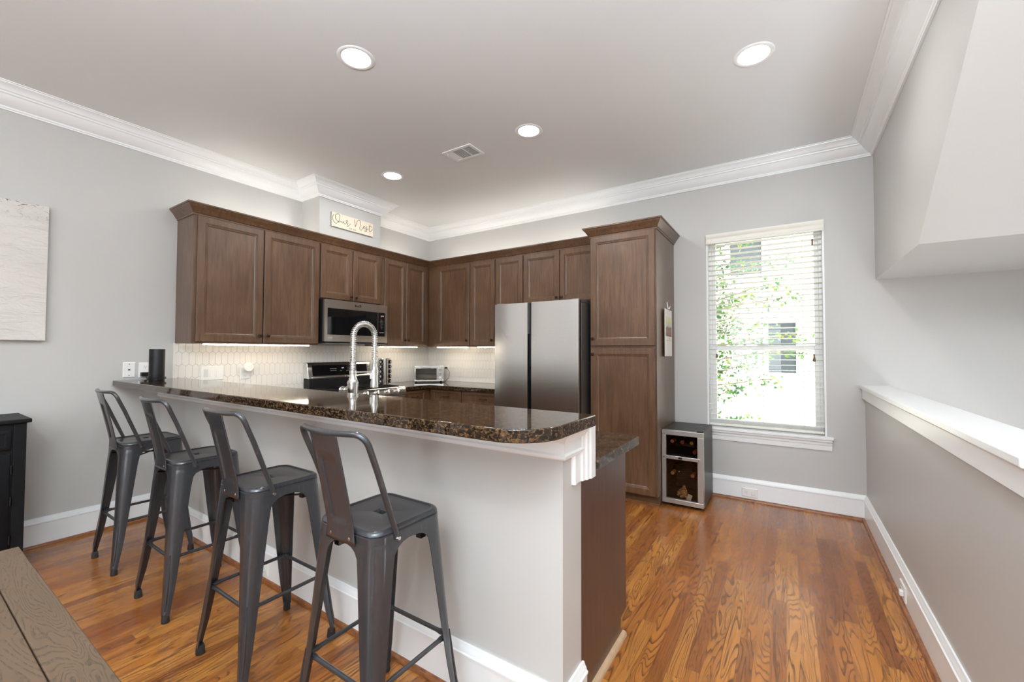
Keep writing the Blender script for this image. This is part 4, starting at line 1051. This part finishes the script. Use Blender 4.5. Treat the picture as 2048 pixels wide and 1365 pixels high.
# ------------------------------------------------------------------ calendar
ca = thing('wall_calendar', 'paper calendar with a landscape picture hanging on the pantry side', 'calendar', (PX1, -.300, 0), R(90))
def sheet(x0, x1, z0, z1, mat, name, par, d=0):
    n = 8; r0 = []; r1 = []
    for k in range(n+1):
        x = x0+(x1-x0)*k/n; t = (x+.165)/.33; y = -.006-.014*(1-t)**2-d; r0.append((x, y, z0)); r1.append((x, y, z1))
    b = MB(); ring = [[p for p in r0]+[(p[0], p[1]+.0015, p[2]) for p in r0[::-1]], [p for p in r1]+[(p[0], p[1]+.0015, p[2]) for p in r1[::-1]]]
    return b.loft(ring).build(name, mat, par, smooth=40)
M['paper'] = plain('white_paper', sr(240, 238, 232), .6, noise=.01)
pg = sheet(-.165, .165, 1.247, 1.665, M['paper'], 'page', ca)
def land():
    m = NT('landscape_print'); o = m.xyz(m.co()); nz = m.noise(m.co(), 14, 4)
    f = m.math('ADD', m.math('MULTIPLY', m.math('SUBTRACT', o[2], 1.42), 5.3), m.math('MULTIPLY', m.math('SUBTRACT', nz, .5), .22))
    m.set(base=m.ramp(f, [(0, sr(110, 70, 60)), (.25, sr(160, 120, 100)), (.42, sr(120, 110, 105)), (.52, sr(205, 200, 190)), (.75, sr(226, 222, 160)), (1, sr(232, 226, 214))]), rough=.5); return m.m
sheet(-.110, .150, 1.425, 1.600, land(), 'picture', pg, .001)
sheet(-.110, .150, 1.385, 1.389, M['digits'], 'rule_line', pg, .001)
text('month_name', 'MAY', .018, M['digits'], pg, front(.02, -.019, 1.402))
hk = MB().tube([(0, -.001, 1.735), (0, -.006, 1.70), (0, -.010, 1.675), (.012, -.020, 1.672), (.025, -.024, 1.695)], [.004, .005, .005, .004, .003], 8)
tag(hk.xf(Matrix.Translation((PX1, -.30, 0)) @ Matrix.Rotation(R(90), 4, 'Z')).build('wall_hook', M['white'], smooth=60), 'small white adhesive hook holding the calendar on the pantry side', 'hook')

# ------------------------------------------------------------------ outside the window
nb = thing('neighbour_house', 'cream sided neighbouring house seen through the window', 'house', (0, 0, 0))
hb = MB().box(-3, 3.52, -4, 10, 3.9, 7)
hw = hb.build('wall', M['siding'], nb, smooth=0)
b = MB()
zz = -4
while zz < 7: b.prism([(3.52, zz), (3.502, zz), (3.519, zz+.24), (3.52, zz+.24)], 'x', -3, 10); zz += .24
b.build('siding_boards', M['siding'], nb, smooth=0)
for x0, x1, a, c in ((3.36, 3.80, 2.53, 3.42), (3.88, 4.24, .97, 1.74)):
    f = frame(MB(), x0-.06, x1+.06, a-.06, c+.06, .06, 3.47, 3.53).build('window_frame', M['trim'], nb)
    b = MB().box(x0, 3.495, a, x1, 3.50, c).build('window_pane', M['ewin'], f, smooth=0)
MB().lathe([(.001, .10), (.05, .10), (.055, .02), (.06, 0), (.045, -.14), (.001, -.14)], (4.148, 3.42, .30), n=16).build('outdoor_lamp', M['whitegrey'], nb)
struct(MB().box(-6, .3, -4.1, 12, 8, -4).build('ground', plain('pale_ground', sr(200, 198, 190), .9), smooth=0))
tr = thing('tree', 'leafy green tree growing just outside the window at the left', 'tree', (2.2, 2.1, -4))
random.seed(11)
base_ = Vector((2.2, 2.1, -4))
tips = [(4.137, 2.0, 2.46), (3.88, 1.9, .42), (4.42, 2.0, 1.52), (4.05, 2.1, 2.18), (3.75, 2.0, 2.75), (3.6, 2.2, 2.5), (4.2, 1.8, 1.95), (3.9, 2.2, 1.66), (4.3, 2.1, 1.30), (3.6, 2, .80), (3.75, 1.9, 1.15), (4.0, 2.0, .95), (3.5, 2.1, 1.35), (3.45, 2.2, 1.9), (3.5, 2, 2.9), (3.3, 2.0, .45), (3.55, 2.1, 1.75), (3.4, 2.0, 2.2), (2.6, 2.3, 3.2), (1.6, 2.3, 2.6), (1.4, 2.2, 1.6), (2.0, 2.4, 3.6), (3.4, 1.9, 1.05), (3.5, 2.0, 1.55), (3.62, 2.0, 2.02)]
br = MB(); lf = MB()
br.tube([Vector((0, 0, 0)), Vector((.05, 0, 2.5)), Vector((0, .05, 4.4)), Vector((-.05, .05, 6.6))], [.11, .09, .07, .03], 10)
def leaf(c, s):
    n = Vector((random.uniform(-1, 1), random.uniform(-1.4, .2), random.uniform(-.6, .8))).normalized()
    a = n.cross(Vector((random.uniform(-1, 1), random.uniform(-1, 1), random.uniform(-1, 1)))).normalized(); b_ = n.cross(a)
    P = [c+a*s, c+a*s*.45+b_*s*.5, c-a*s*.35+b_*s*.55, c-a*s*.8, c-a*s*.35-b_*s*.55, c+a*s*.45-b_*s*.5]
    lf.add(P, [(0, 1, 2, 3, 4, 5)])
for i, t_ in enumerate(tips):
    T_ = Vector(t_)-base_; st_ = Vector((0, 0, max(1.5, min(6.2, T_.z-.5-.35*random.random()))))
    mid = (st_+T_)/2+Vector((0, random.uniform(-.1, .1), .22)); pts = []
    for k in range(13):
        t = k/12; p = st_*(1-t)**2+mid*2*t*(1-t)+T_*t*t; pts.append(p+Vector((random.uniform(-1, 1), random.uniform(-1, 1), random.uniform(-1, 1)))*.012)
    br.tube(pts, [.022*(1-k/13)+.003 for k in range(13)], 6)
    for k in range(2, 13):
        dens = 34 if k < 8 else 18
        sp = .13*(1-k/18)
        for _ in range(dens):
            leaf(pts[k]+Vector((random.gauss(0, sp), random.gauss(0, sp), random.gauss(-.02, sp))), random.uniform(.018, .034))
br.build('trunk_and_branches', M['bark'], tr, smooth=50)
lf.build('foliage', M['leaf'], tr, smooth=0)
